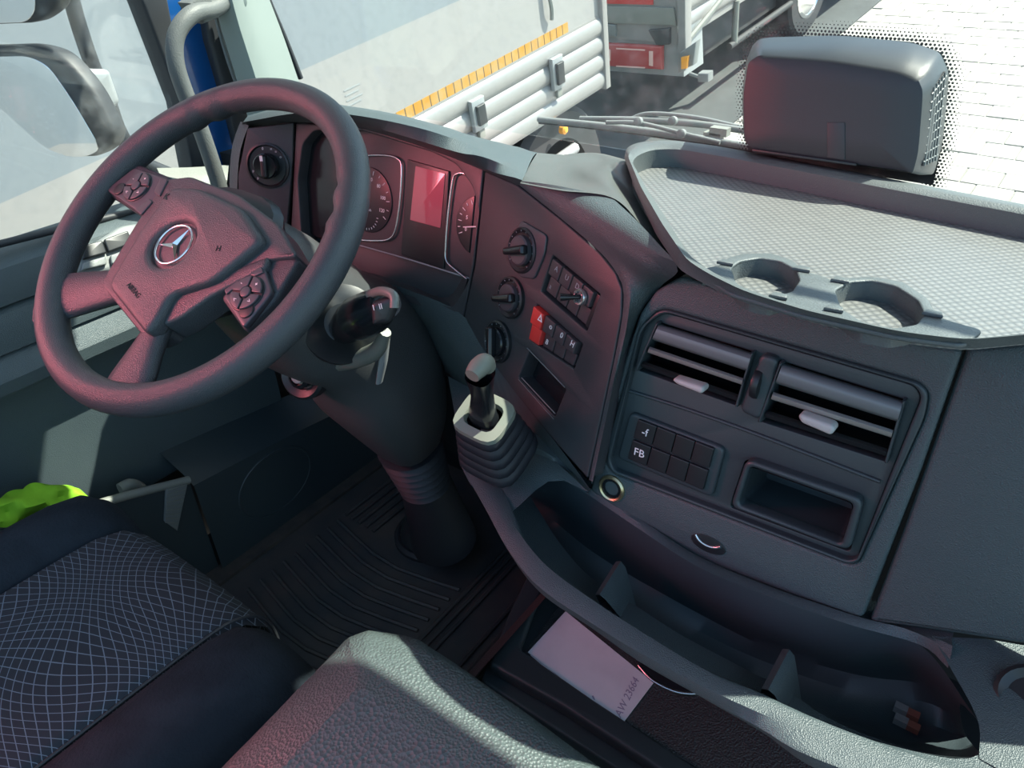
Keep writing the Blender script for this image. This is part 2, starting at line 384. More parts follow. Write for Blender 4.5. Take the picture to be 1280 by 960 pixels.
rp([(851, 72), (860, 70), (858, 86), (851, 87)], .10, .13, 'marker_lens', AMB, .006)
tube('strap', [ex(-3.05, YR + .1, -1.95), ex(-3.0, YR + .6, -1.75), ex(-3.02, YR + 1.0, -1.6)], .02, CREAM, t2, seg=6)
vs, fs = exbox((-5.3, YR + .3, -2.3), (-3.25, YR + 6.5, -1.95)); link('chassis', vs, fs, TYRE, t2, None)
tube('side_guard', [ex(-3.08, YR + .9, -2.25), ex(-3.08, YR + 2.2, -2.25)], .03, TYRE, t2, seg=8)
tube('guard_post', [ex(-3.08, YR + 1.0, -2.25), ex(-3.08, YR + 1.0, -1.9)], .03, CREAM, t2, seg=8)
wc = ex(-3.12, 8.35, -2.2)
for (yy, nm) in ((8.35, 'wheel'),):
    c0 = ex(-3.10, yy, -2.2)
    wh = lathe(nm, c0, EXv, [(.2, -.3), (.48, -.28), (.5, -.2), (.5, -.03), (.47, 0), (.34, 0), (.31, -.04)], TYRE, t2)
    wr = lathe('wheel_rim', c0, EXv, [(.33, -.0), (.30, .01), (.27, -.08), (.13, -.08), (.12, .03), (.02, .04)], CHR, wh)
vs, fs = exbox((-5.4, 8.0 + 1.2, -2.3), (-3.0, 12, 1.0)); link('cab', vs, fs, CREAM, t2, None)
# small pale bolt-on lamp on a stalk near its corner
ml = empty('marker_post', ex(-2.93, YR - .1, -2.7), 'small pale plastic marker on a short stalk right of the red lamp', 'marker')
tube('stalk', RP.W([(862, 92), (876, 97)], .1), .014, GREY, ml, seg=8)
plate('head', RP, [(872, 92), (885, 92), (885, 103), (872, 103)], .05, .14, GREY, ml, .01)
# ------------------------------------------------------------------ wipers
def wp(pts, y): return [at(p[0], p[1], 'y', y) for p in pts]
w1 = empty('wiper', at(800, 170, 'y', .70), 'long grey wiper blade lying across the windscreen base, lower one', 'wiper', 'wipers on the windscreen')
tube('blade', wp([(673, 149), (760, 158), (860, 171), (960, 187)], .70), [.005, .006, .006, .005], GREY, w1, seg=8)
tube('rubber_lip', wp([(674, 153), (760, 162), (860, 176), (950, 190)], .705), .003, RUB, w1, seg=6)
tube('arm', wp([(758, 153), (800, 154), (850, 166), (900, 178)], .69), .0035, GREY, w1, seg=8)
w2 = empty('wiper', at(860, 155, 'y', .73), 'thin grey wiper arm arching above the lower wiper toward the black housing', 'wiper', 'wipers on the windscreen')
tube('blade', wp([(725, 148), (800, 150), (880, 156), (960, 168)], .73), [.004, .006, .005], GREY, w2, seg=8)
tube('arm', wp([(785, 150), (812, 142), (870, 147), (930, 160)], .735), .0035, GREY, w2, seg=8)
for x, y in ((798, 152), (841, 151), (852, 167)): 
    c = at(x, y, 'y', .685); lathe('joint', c, (0, -1, .2), [(.007, -.004), (.007, .004), (.004, .006)], GREY, w2 if y < 160 else w1, seg=12)
for (x, y, l) in ((900, 164, 'small pale washer jet right of the wiper joint'), (892, 170, 'flat pale washer cap beside the black housing base')):
    p = at(x, y, 'y', .71); a, b = box((p.x - .014, p.y - .008, p.z - .006), (p.x + .014, p.y + .008, p.z + .006)); tag(link('washer_jet', a, b, CREAM, None), l, 'washer jet', 'washer jets at the windscreen base')
vs, fs = box((-.95, .72, .50), (.95, .95, .58)); tag(link('scuttle_panel', vs, fs, TYRE, None), 'dark scuttle panel below the wipers outside the windscreen', 'panel')
#SECTION mirrors
# ------------------------------------------------------------------ door mirrors
MR = Pl((-1.42, .34, .82), (.93, .30, 0), (0.0, .0, 1))
MRM = mat('mirror glass', (.86, .88, .90), .02, metal=1)
def mirror(nm, label, outer, glass, dep):
    e = empty(nm, MR.w(*MR.px(*outer[0])), label, 'mirror', 'driver side door mirrors')
    plate('housing', MR, outer, -dep, 0, RUB, e, .012, .03, hp=0)
    plate('mirror_glass', MR, glass, .0, .004, MRM, e, .001, .03); return e
m1_ = mirror('door_mirror', 'large lower door mirror in dark housing left of the steering wheel', [(-60, 60), (40, 57), (75, 68), (112, 110), (143, 168), (137, 186), (120, 197), (84, 197), (55, 186), (0, 136), (-55, 102)],
       [(-55, 72), (35, 70), (60, 82), (92, 128), (126, 186), (110, 196), (84, 196), (55, 185), (0, 135), (-55, 100)], .045)
m2_ = mirror('door_mirror', 'upper door mirror cut off by the top left corner', [(-60, -60), (75, -60), (72, 8), (44, 29), (-60, 33)], [(-55, -60), (45, -60), (44, 15), (32, 28), (-55, 31)], .045)
ma = empty('mirror_arm', at(140, 100, 'x', -1.56), 'dark tubular mirror arm with grey clamp outside the door window', 'mirror arm')
tube('arm_tube', [at(x, y, 'x', -1.56) for x, y in ((80, -40), (95, 20), (115, 80), (135, 125), (150, 165), (175, 200), (225, 222), (262, 232))], .017, RUB, ma, seg=14)
MB2 = Pl((-1.56, 0, 0), (0, 1, 0), (0, 0, 1))
plate('clamp', MB2, [(100, 86), (138, 87), (152, 128), (135, 146), (112, 122)], -.03, .03, STEEL, ma, .012, .01)
#SECTION door
# ------------------------------------------------------------------ A pillar, door frame, handle
PI_ = Pl((-.97, .5, .9), (0, 1, 0), (.06, -.1, 1))
apl = loft('trim_1', [[at(262, -40, 'x', -.93), at(275, 30, 'x', -.93), at(293, 90, 'x', -.93), at(318, 175, 'x', -.93)],
                [at(285, -40, 'x', -.90), at(300, 20, 'x', -.90), at(318, 80, 'x', -.90), at(345, 165, 'x', -.90)],
                [at(322, -40, 'x', -.93), at(337, 0, 'x', -.93), at(356, 50, 'x', -.93), at(379, 118, 'x', -.93)]], 10, mat('pillar trim', (.22, .26, .245), .5), None, k=4)
tag(apl, 'pale grey-green inner windscreen pillar trim', kind='structure')
lathe('trim_plug', at(300, 2, 'x', -.908), (1, -.6, 0), [(.011, -.003), (.011, .001), (.008, .002)], mat('pillar trim', (0, 0, 0)), apl, seg=20)
gk = tube('trim_2', [at(x, y, 'x', -.935) for x, y in ((325, -30), (337, 3), (357, 50), (376, 98))], .005, RUB, None); tag(gk, 'thin black windscreen gasket line', kind='structure')
D2 = Pl((-1.0, 0, 0), (0, 1, 0), (0, 0, 1)); D3 = Pl((-.97, 0, 0), (0, 1, 0), (0, 0, 1))
df_ = empty('door_frame', at(230, 150, 'x', -1.0), 'blue painted door frame with black rubber seals beside the windscreen pillar', 'door frame')
plate('window_frame', D2, [(165, -30), (205, -30), (222, 60), (262, 215), (246, 238), (226, 130), (180, 8)], -.05, 0, RUB, df_, .006)
plate('painted_frame', D2, [(196, -30), (262, -30), (290, 120), (302, 170), (300, 230), (262, 205), (226, 90)], -.045, -.006, BLUE, df_, .004)
plate('rubber_seal', D3, [(250, -30), (272, -30), (300, 90), (322, 170), (300, 190), (285, 130), (262, 50)], -.02, .004, RUB, df_, .006)
tube('seal_lip', [at(x, y, 'x', -.95) for x, y in ((262, -30), (270, 20), (284, 72), (304, 128))], .0035, GREY, df_, seg=8)
hd = tube('grab_handle', [at(x, y, 'x', X) for x, y, X in ((292, -6, -.93), (268, 10, -.91), (240, 18, -.90), (221, 42, -.90), (219, 75, -.90), (231, 115, -.90), (252, 165, -.90), (272, 225, -.90), (276, 245, -.90))], .0135, mat('handle grey', (.11, .118, .115), .5, grain=500, gs=.4), None, seg=16)
tag(hd, 'grey bent grab handle on the windscreen pillar', 'grab handle')
o = plate('handle_foot', D3, [(238, 4), (262, -12), (276, 22), (256, 30)], .03, .07, mat('handle grey', (0, 0, 0)), None, .006); o.name = 'handle_foot'; 
mw = o.matrix_world.copy(); o.parent = hd
# cream end piece of dash towards door
ce = loft('dash_end_trim', [[at(196, 210, 'x', -.98), at(240, 209, 'x', -.97), at(286, 206, 'x', -.96)], [at(205, 230, 'x', -.95), at(245, 235, 'x', -.93), at(284, 225, 'x', -.93)], [at(215, 262, 'x', -.95), at(250, 270, 'x', -.93), at(276, 290, 'x', -.93)]], 8, CREAM, None, k=3)
tag(ce, 'pale cream trim piece between door and light switch panel', 'trim piece')
lathe('screw_hole', at(268, 237, 'x', -.925), (1, -.3, .1), [(.008, -.003), (.008, .002)], VOID, ce, seg=16)
# door panel swept along y
prof = [(-1.04, .735), (-1.0, .728), (-.975, .715), (-.965, .69), (-.963, .665), (-.972, .661), (-.96, .655), (-.95, .63), (-.948, .60), (-.955, .596), (-.94, .585), (-.93, .565), (-.932, .545), (-.975, .53), (-.99, .45), (-.985, .33), (-.985, .22)]
ds = empty('door_1', (-1.0, -.1, 0), 'dark driver door panel with moulded ledges below the side window', None); del_ = ds
if 'category' in ds: del ds['category']
ds['kind'] = 'structure'
rows = [[V((x, y, z - .0)) for y in (-.75, -.3, 0, .2, .36)] for x, z in prof]
loft('door_panel', rows, 14, DASH, ds, k=1, smooth=30)
tube('window_seal', [at(0, 306, 'x', -1.0) + V((0, -.3, .02)), at(0, 305, 'x', -1.0), at(85, 284, 'x', -1.0), at(178, 262, 'x', -1.0)], .006, RUB, ds, seg=8)
# switch pod of the door
SP = Pl((-.93, .16, .69), (0, 1, .0), (-.35, 0, .6))
pod = empty('window_switch_pod', SP.o, 'pale grey pod of door window switches seen through the wheel rim', 'switch pod')
plate('pod_body', SP, [(95, 318), (150, 282), (186, 276), (196, 300), (170, 335), (85, 345)], -.04, 0, GREY, pod, .006, .01)
for q in ([(106, 306), (128, 300), (134, 316), (104, 324)], [(130, 299), (160, 288), (166, 304), (136, 315)], [(104, 328), (132, 320), (134, 330), (102, 338)], [(138, 319), (168, 308), (170, 320), (140, 330)]):
    plate('window_switch', SP, q, 0, .008, BLK if q[0][1] < 310 else GREY, pod, .002, .003)
# door pocket, kick panel, speaker
pk = empty('door_pocket', (-.92, 0, 0), 'dark door pocket with sunlit pale rim beside the driver seat', 'door pocket')
plr = [at(x, y, 'x', -.90) for x, y in ((-60, 690), (60, 650), (150, 622), (236, 600))]
tube('pocket_rim', plr, .008, CREAM, pk, seg=10)
loft('pocket_wall', [plr, [p + V((0, 0, -.30)) for p in plr]], 8, PAN, pk)
kp = [at(x, y, 'x', -.90) for x, y in ((236, 600), (330, 555), (440, 505), (520, 480))]
kr = loft('kick_panel', [[p + V((-.09, 0, .03)) for p in kp], kp, [V((p.x + .012, p.y, p.z - .02)) for p in kp], [V((p.x + .015, p.y, 0)) for p in kp]], 14, PAN, None, k=3)
tag(kr, 'dark kick panel with round speaker outline beside the pedals', 'kick panel')
KS = Pl((-.888, 0, 0), (0, 1, 0), (0, 0, 1)); a, b = KS.px(345, 602)
plate('speaker_ring', KS, [(a + .095 * math.cos(t * math.pi / 20), b + .075 * math.sin(t * math.pi / 20)) for t in range(40)], -.002, .003, PAN, kr, .002, holes=[[(a + .089 * math.cos(t * math.pi / 20), b + .069 * math.sin(t * math.pi / 20)) for t in range(40)]], uv=True)
plate('rim_strap', Pl((-.893, 0, 0), (0, 1, 0), (0, 0, 1)), [(208, 609), (236, 600), (222, 664), (206, 652)], -.006, 0, GREY, pk, .002)
for k in range(9): tube('strap_rib', [at(210 - k * .4, 613 + k * 5, 'x', -.891), at(233 - k * 1.4, 606 + k * 6, 'x', -.891)], .0012, CREAM, pk, seg=5)
hk = tube('door_pull', [at(x, y, 'x', -.95) for x, y in ((150, 612), (163, 606), (176, 612), (178, 622))], .012, CREAM, None, seg=10); tag(hk, 'short pale door pull at the pocket edge', 'door pull')
# lime cloth
cp = [at(x, y, 'x', -.90) for x, y in ((-40, 648), (0, 640), (40, 628), (70, 620), (100, 618), (116, 628))]
rows = []
for k in range(17):
    t = k / 16; c = cr(cp, 17)[k]; row = []
    wd = .030 * (math.sin(math.pi * min(1, .15 + t * .85)) ** .5) + .004
    for q in range(13):
        a = 2 * math.pi * q / 12; r = wd * (1 + .28 * math.sin(3 * a + k * .9) + .12 * math.sin(5 * a - k))
        row.append(c + V((r * math.cos(a) * .9, 0, r * math.sin(a) * .6)) + V((0, .2, 0)) * 0)
    rows.append(row)
lc = loft('cloth', rows, 13, LIME, None, k=3, rs=False, smooth=70); tag(lc, 'crumpled bright lime cloth lying on the door pocket', 'cloth')
#SECTION floorwell
# ------------------------------------------------------------------ floor mat
fm = empty('floor_mat', (-.6, .3, 0), 'dusty black ribbed rubber floor mat in the driver footwell', 'floor mat')
vs, fs = box((-.86, -.55, 0), (-.28, .6, .012)); link('mat_base', vs, fs, FLR, fm, None)
ribs = []
for k in range(11):
    y = -.02 + k * .030; ribs.append(tubem([V((-.80, y + .03, .014)), V((-.62, y, .014)), V((-.45, y + .03, .014))], .0045, 6, n=6))
for k in range(7):
    x = -.43 + k * .018 if k < 3 else -.40 + k * .022
    ribs.append(tubem([V((x, .0, .015)), V((x - .01, .55, .015))], .005, 6, n=4))
for k in range(5): ribs.append(tubem([V((-.80 + k * .022, .33, .014)), V((-.80 + k * .022, .58, .014))], .005, 6, n=3))
o = link('mat_ribs', *merge(ribs), FLR, fm, 50); o['kind'] = 'stuff'
vs, fs = box((-.90, -.3, 0), (-.855, .6, .02)); dirt = link('carpet_strip', vs, fs, DIRT, None, None); tag(dirt, 'brown dusty carpet strip between mat and kick panel', 'carpet')
# tunnel side carpet right of the footwell
sc = loft('tunnel_side_panel', [[V((-.30, -.3, 0)), V((-.30, .1, 0)), V((-.30, .6, 0))], [V((-.27, -.3, .1)), V((-.27, .1, .1)), V((-.27, .6, .1))], [V((-.24, -.3, .13)), V((-.24, .1, .13)), V((-.24, .6, .13))]], 8, mat('carpet dark', (.05, .042, .045), .9, grain=300, gs=.6), None, k=3)
tag(sc, 'dark brown tunnel side panel right of the footwell', 'panel')
#SECTION column
# ------------------------------------------------------------------ steering column
sc = empty('steering_column', (-.52, .3, .012), 'black steering column shroud with bellows and round floor boot', 'steering column')
AX = V((.0526, -.583, .811)); WC = V((-.5091, .0053, .8446))
AXX = V((0, -.583, .811)).normalized()
# shroud body: rings from behind the wheel hub down to the pivot
def ring(c, a, hw, hh, n=24, sq=3.0, up=V((0, 0, 1))):
    a = V(a).normalized(); u = V((1, 0, 0)); u = (u - a * u.dot(a)).normalized(); v = a.cross(u); o = []
    for q in range(n):
        t = 2 * math.pi * q / n; cc, s = math.cos(t), math.sin(t); f = (abs(cc) ** sq + abs(s) ** sq) ** (-1 / sq); o.append(V(c) + u * cc * f * hw + v * s * f * hh)
    return o
rows = [ring(WC - AX * .035 + V((.005, 0, -.005)), (0, -.6, .8), .055, .05), ring(WC - AX * .07 + V((.01, .01, 0)), (0, -.6, .8), .078, .07), ring((-.495, .115, .70), (0, -.6, .8), .092, .085), ring((-.49, .18, .64), (0, -.6, .8), .092, .09),
        ring((-.49, .22, .55), (0, -.45, .9), .10, .09), ring((-.495, .25, .46), (0, -.3, .95), .088, .07), ring((-.50, .275, .38), (0, -.2, .98), .055, .05)]
loft('shroud', rows, 24, mat('shroud plastic', (.05, .055, .058), .42, grain=700, gs=.25), sc, k=4, rs=False, closed=True)
bel = []
for k in range(13): bel.append((.058 - .012 * (k % 2) - k * .0008, -k * .009))
lathe('bellows', (-.502, .28, .37), (.02, -.25, 1), bel, RUB, sc, seg=28)
lathe('column_tube', (-.51, .31, .28), (.03, -.2, 1), [(.045, 0), (.05, -.05), (.06, -.15), (.066, -.2)], RUB, sc, seg=28)
lathe('floor_boot', at(543, 668, 'z', .012) * 1.0, (0, 0, 1), [(.085, 0), (.085, .008), (.078, .014), (.072, .012), (.066, .03), (.055, .06)], RUB, sc, seg=32)
# upper cover lit by the sun
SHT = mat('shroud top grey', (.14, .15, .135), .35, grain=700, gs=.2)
U1 = [at(372, 345, 'y', .10), at(405, 322, 'y', .15), at(440, 330, 'y', .19), at(478, 362, 'y', .23)]
loft('upper_cover', [U1, [at(382, 372, 'y', .09), at(420, 350, 'y', .13), at(455, 358, 'y', .17), at(488, 375, 'y', .21)], [at(396, 400, 'y', .085), at(420, 395, 'y', .11), at(450, 395, 'y', .15), at(480, 400, 'y', .19)]], 12, SHT, sc, k=4)
# stalk gear handle
lathe('stalk_boot', at(428, 405, 'y', .10), (.55, -.35, .35), [(.052, -.02), (.05, 0), (.038, .008), (.03, .02), (.024, .03)], BLK, sc, seg=32)
tube('collar', [at(x, y, 'y', .10) for x, y in ((383, 395), (392, 430), (410, 450), (440, 450), (470, 438), (482, 415))], [.008, .011, .013, .012, .011, .007], SHT, sc, seg=10)
sk = tube('gear_stalk', [at(425, 415, 'y', .09), at(445, 400, 'y', .07), at(465, 390, 'y', .05), at(482, 378, 'y', .04)], [.016, .022, .026, .024, .017], GLB, sc, seg=18)
KP = Pl(at(474, 388, 'y', .02), (.85, .5, 0), (-.2, .2, 1))
plate('stalk_face', KP, [(462, 380), (492, 368), (496, 382), (486, 405), (464, 408)], -.02, 0, BLK, sk, .006, .004)
tube('stalk_cap', [at(462, 368, 'y', .035), at(478, 364, 'y', .03), at(492, 370, 'y', .025), at(493, 385, 'y', .02)], .0048, SHT, sk, seg=10)
text('stalk_mark', KP, 'I  II', 472, 384, .008, WHT, sk, rot=.2, h=.0005)
# ignition
ic = at(375, 470, 'y', .08); ia = V((.25, -.85, .35))
lathe('ignition_bezel', ic, ia, [(.034, -.02), (.034, -.004), (.030, 0), (.020, -.004), (.019, -.01)], BLK, sc, seg=32)
lk = lathe('ignition_lock', ic, ia, [(.017, -.012), (.017, .004), (.012, .008), (.011, .003)], SIL.copy() if False else GLB, sc, seg=24)
lathe('key_slot', ic + V(ia).normalized() * .004, ia, [(.009, 0), (.009, .004), (.007, .005)], STEEL, lk, seg=16)
kt = tube('key_tag', [at(483, 425, 'y', .12), at(480, 445, 'y', .12), at(474, 478, 'y', .12)], [.006, .008, .006], STEEL, sc, seg=8, flat=.5)

#SECTION wheel
# ------------------------------------------------------------------ steering wheel
WN = V((.05260929, -.58296854, .8107897)); WU0 = V((.99595273, .08987855, 0)); WV0 = WN.cross(WU0)
ph = math.radians(-20); WU = WU0 * math.cos(ph) + WV0 * math.sin(ph)
WP = Pl(WC, WU, WN.cross(WU)); 
sw = empty('steering_wheel', WC, 'dark grey four-spoke truck steering wheel, turned slightly right, with emblem on the hub', 'steering wheel')
RC = .2068; rows = []
NR = 144
for i in range(NR):
    t = 2 * math.pi * i / NR; c = math.cos(t); s = math.sin(t); deg = math.degrees(t) % 360
    er = V((0, 0, 0)) + WP.u * c + WP.v * s; cen = WC + er * RC; row = []
    grip = (30 < deg < 52 or 128 < deg < 150)
    rr = .0182
    for q in range(16):
        a = 2 * math.pi * q / 16; k = 1.0
        if grip and math.cos(a) < -.3: k = 1 + .10 * math.sin((deg - 30) * math.pi / 180 * 34)
        row.append(cen + er * math.cos(a) * rr * k + WN * math.sin(a) * rr * 1.08 * k)
    rows.append(row)
rows.append(rows[0])
loft('rim', rows, 16, WHL, sw, rs=False, closed=True)
lm = Matrix
# hub pad (airbag cover), px outline on a plane just above the rim plane
PH = .016
pad_face = [(213, 238), (300, 268), (322, 300), (262, 352), (214, 366), (180, 415), (131, 357), (172, 292)]
pad_out = [(208, 226), (240, 222), (300, 245), (350, 282), (374, 322), (338, 326), (265, 362), (212, 372), (204, 410), (180, 421), (128, 357), (168, 288)]
FLp = WP.L(pad_face, PH); OLp = WP.L(pad_out, 0)
def smp(loop, n):
    P = [V((p[0], p[1], 0)) for p in loop]; P.append(P[0]); L = [0]
    for a, b in zip(P, P[1:]): L.append(L[-1] + (b - a).length)
    o = []; j = 0
    for i in range(n):
        s = L[-1] * i / n
        while L[j + 1] < s: j += 1
        o.append(P[j].lerp(P[j + 1], (s - L[j]) / (L[j + 1] - L[j])))
    return o
pm = plate('hub_pad', WP, pad_out, -.035, 0.004, WHL, sw, .004, .008, hp=0.0)
ecx = WP.px(214, 303, PH); ehole = [(ecx[0] + .031 * math.cos(t * math.pi / 24), ecx[1] + .031 * math.sin(t * math.pi / 24)) for t in range(48)]
FACE = WP.L([(212, 232), (245, 232), (300, 258), (328, 298), (264, 350), (212, 366), (196, 398), (180, 417), (132, 356), (171, 290)], PH)
link('hub_face', *slab(WP, [rnd(FACE, .012), ehole], -.01, PH, .008), WHL, sw)
plate('hub_lower_step', WP, [(212, 372), (232, 350), (262, 352), (340, 322), (336, 338), (268, 372), (232, 398), (207, 410)], -.03, .006, WHL, sw, .005, .006, hp=.0)
lathe('hub_back', WC - WN * .034, WN, [(.05, -.05), (.075, -.02), (.085, 0), (.08, .012)], BLK, sw, sq=3)
# spokes
def spoke(pa, pb, wa, wb, name='spoke'):
    a = V(WP.px(*pa)); b = V(WP.px(*pb)); d = (b - a).normalized(); nn = V((-d.y, d.x)); rows = []
    for k in range(9):
        t = k / 8; wd = wa + (wb - wa) * (t * t * (3 - 2 * t)); c = a.lerp(b, t); h = -.008 + .004 * t; row = []
        for q in range(12):
            an = 2 * math.pi * q / 12; row.append(WP.w(c.x + nn.x * math.cos(an) * wd, c.y + nn.y * math.cos(an) * wd, h + .011 * math.copysign(abs(math.sin(an)) ** .7, math.sin(an))))
        rows.append(row)
    return loft(name, rows, 12, WHL, sw, rs=False, closed=True, smooth=60)
spoke((165, 350), (52, 374), .022, .036)
spoke((192, 405), (152, 492), .017, .034)
# upper spokes with switch pods
for outl, nm in (([(128, 238), (170, 203), (214, 221), (180, 271)], 'L'), ([(274, 371), (338, 318), (375, 322), (345, 372), (305, 414)], 'R')):
    q = [WP.px(x, y) for x, y in outl]
    plate('spoke', WP, outl, -.022, -.002, WHL, sw, .005, .008, hp=-.002)
PODP = mat('pod plastic', (.055, .058, .068), .35)
def pod_(face, cpad, cc, rc, r2, extra):
    f = plate('switch_pod', WP, face, -.004, .004, PODP, sw, .002, .006)
    a, b = WP.px(*cpad, .006)
    ringo = [(a + rc * math.cos(t * math.pi / 16), b + rc * math.sin(t * math.pi / 16)) for t in range(32)]
    plate('button_ring', WP, ringo, .003, .0052, BLK, f, .001, uv=True)
    for k in range(4):
        t0 = k * math.pi / 2 + math.radians(28) ; arc = []
        for j in range(9):
            t = t0 + .06 + (math.pi / 2 - .12) * j / 8; arc.append((a + rc * .92 * math.cos(t), b + rc * .92 * math.sin(t)))
        for j in range(5):
            t = t0 + math.pi / 2 - .16 - (math.pi / 2 - .32) * j / 4; arc.append((a + rc * .36 * math.cos(t), b + rc * .36 * math.sin(t)))
        plate('arc_button', WP, arc, .005, .0078, PODP, f, .0008, uv=True)
        t = t0 + math.pi / 4; text('button_mark', WP, '+-<>'[k], a + rc * .66 * math.cos(t), b + rc * .66 * math.sin(t), .007, WHT, f, h=.0079, uv=True, d=.0003)
    plate('centre_button', WP, [(a + rc * .3 * math.cos(t * math.pi / 10), b + rc * .3 * math.sin(t * math.pi / 10)) for t in range(20)], .005, .009, PODP, f, .001, uv=True)
    a, b = WP.px(*r2, .005)
    plate('round_button', WP, [(a + .009 * math.cos(t * math.pi / 10), b + .009 * math.sin(t * math.pi / 10)) for t in range(20)], .003, .0058, BLK, f, .001, uv=True)
    for e in extra: plate('side_button', WP, e, .003, .006, PODP, f, .001, .002)
pod_([(132, 237), (168, 209), (212, 224), (177, 268)], (171, 233), 0, .0215, (149, 236), [[(192, 240), (200, 222), (209, 225), (199, 245)], [(168, 262), (186, 248), (190, 252), (176, 268)]])
pod_([(278, 370), (328, 327), (340, 365), (304, 410)], (308, 366), 0, .0215, (308, 388), [[(282, 368), (300, 354), (298, 350), (280, 362)], [(312, 343), (326, 332), (329, 340), (318, 345)]])
# emblem: ring and three pointed star in a round recess
ec = WP.px(214, 303, PH)
lathe('emblem_dish', WP.w(ec[0], ec[1], PH), WN, [(.042, -.012), (.042, -.008), (.020, -.0075)], WHL, sw, seg=40)
rg = []
for i in range(41):
    t = 2 * math.pi * i / 40; rg.append(WP.w(ec[0] + .0255 * math.cos(t), ec[1] + .0255 * math.sin(t), PH - .004))
em = tube('emblem_ring', rg, .0014, CHR, sw, seg=8, n=60)
sv = [WP.w(ec[0], ec[1], PH - .0015)]; sf = []
for k in range(6):
    t = math.pi / 2 + k * math.pi / 3 ; r = .025 if k % 2 == 0 else .0042
    sv.append(WP.w(ec[0] + r * math.cos(t), ec[1] + r * math.sin(t), PH - .0045 - (0 if k % 2 == 0 else .0007)))
for k in range(6): sf.append((0, 1 + k, 1 + (k + 1) % 6))
link('emblem_star', sv, sf, CHR, sw, None)
text('airbag_text', WP, 'AIRBAG', 167, 363, .0088, GLB, sw, rot=0, h=PH + .0002)
text('horn_mark', WP, 'K', 208, 246, .012, GLB, sw, rot=.3, h=PH + .0002)
text('horn_mark', WP, 'H', 273, 311, .010, GLB, sw, rot=.6, h=PH + .0002)
#SECTION dash
# ------------------------------------------------------------------ dashboard shell
db = empty('dashboard', (0, .4, .0), 'dark grained dashboard body with curved cowl and angled cheek', 'dashboard')
Q = [[*[at(x, y, 'z', .80) for x, y in ((300, 175), (380, 178))], at(452, 178, 'z', .83), at(545, 200, 'z', .85), CL.w(*CL.px(602, 214)), FA.w(*FA.px(648, 238))]]
c0 = CL.W([(300, 160), (372, 153), (452, 161), (540, 188), (604, 213)]) + FA.W([(648, 232)])
c1 = [at(304, 152, 'y', .255), at(375, 143, 'y', .255), at(450, 153, 'y', .255), at(540, 180, 'y', .26), at(604, 208, 'y', .272), at(650, 229, 'y', .266)]
c2 = [at(308, 147, 'y', .262), at(378, 134, 'y', .262), at(448, 142, 'y', .262), at(543, 166, 'y', .268), at(608, 195, 'y', .28), at(655, 221, 'y', .282)]
c3 = [at(316, 145, 'y', .31), at(380, 128, 'y', .315), at(442, 133, 'y', .315), at(520, 148, 'y', .32), at(600, 172, 'y', .37), at(638, 181, 'y', .40), at(672, 191, 'y', .43)]
c4 = [p + V((0, .05, -.035)) for p in c3]
c5 = [V((p.x, .69, .76)) for p in c3]
loft('cowl', [c0, c1, c2, c3, c4, c5], 50, DASH, db, k=4)
vs, fs = box((-1.04, .34, .70), (-.70, .66, .72)); link('corner_filler', vs, fs, VOID, db, None)  # unseen plate added to stop sun leaking past the cowl's left end
TOP = mat('sunlit dash top', (.075, .084, .082), .45, grain=850, gs=.3, kind='v')  # lighter than the dash plastic: sun brightness put into the colour
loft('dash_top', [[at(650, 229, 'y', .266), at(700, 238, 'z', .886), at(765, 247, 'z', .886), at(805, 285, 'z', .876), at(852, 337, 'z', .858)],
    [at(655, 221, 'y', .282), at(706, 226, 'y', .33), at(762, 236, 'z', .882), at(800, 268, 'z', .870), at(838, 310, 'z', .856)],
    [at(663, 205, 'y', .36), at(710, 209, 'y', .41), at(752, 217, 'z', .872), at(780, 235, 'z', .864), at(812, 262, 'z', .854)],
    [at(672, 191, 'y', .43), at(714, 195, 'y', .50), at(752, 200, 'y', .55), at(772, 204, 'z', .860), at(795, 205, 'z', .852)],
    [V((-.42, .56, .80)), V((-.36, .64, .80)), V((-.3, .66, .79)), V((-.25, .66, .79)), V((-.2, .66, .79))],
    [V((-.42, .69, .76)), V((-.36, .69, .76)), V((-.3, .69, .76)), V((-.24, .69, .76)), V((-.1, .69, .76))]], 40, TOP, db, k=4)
vs, fs = box((-.72, .40, .735), (1.0, .70, .75)); link('under_top', vs, fs, VOID, db, None)  # unseen plate added to stop sun leaking down behind the shelf
# cheek between the switch face and the centre stack
Fe = FA.W([(646, 229), (700, 272), (748, 313), (770, 340), (779, 362), (778, 395), (768, 450), (752, 525), (736, 600)])
Fo = FA.W([(648, 226), (702, 266), (752, 306), (775, 333), (786, 360), (785, 395), (774, 450), (757, 525), (741, 602)], .004)
Ge = [at(765, 247, 'z', .885), at(795, 275, 'z', .882), at(825, 307, 'z', .878)] + [at(848, 336, 'z', .87)] + ST.W([(826, 358), (800, 392), (780, 450), (757, 535), (741, 606)], -.006)
loft('cheek', [Fe, Fo, [a.lerp(b, .5) + V((0, -.004, .004)) for a, b in zip(Fo, Ge)], Ge], 40, DASH, db, k=3)
# side of the dash facing the door
e0 = LS.W([(311, 157), (301, 185), (297, 220), (297, 262), (300, 330)], 0)
loft('dash_end', [e0, [p + V((-.035, .01, .0)) for p in e0], [p + V((-.10, .25, -.09)) for p in e0]], 12, mat('dash end grey', (.10, .10, .105), .6, grain=300, gs=.5), db, k=3)
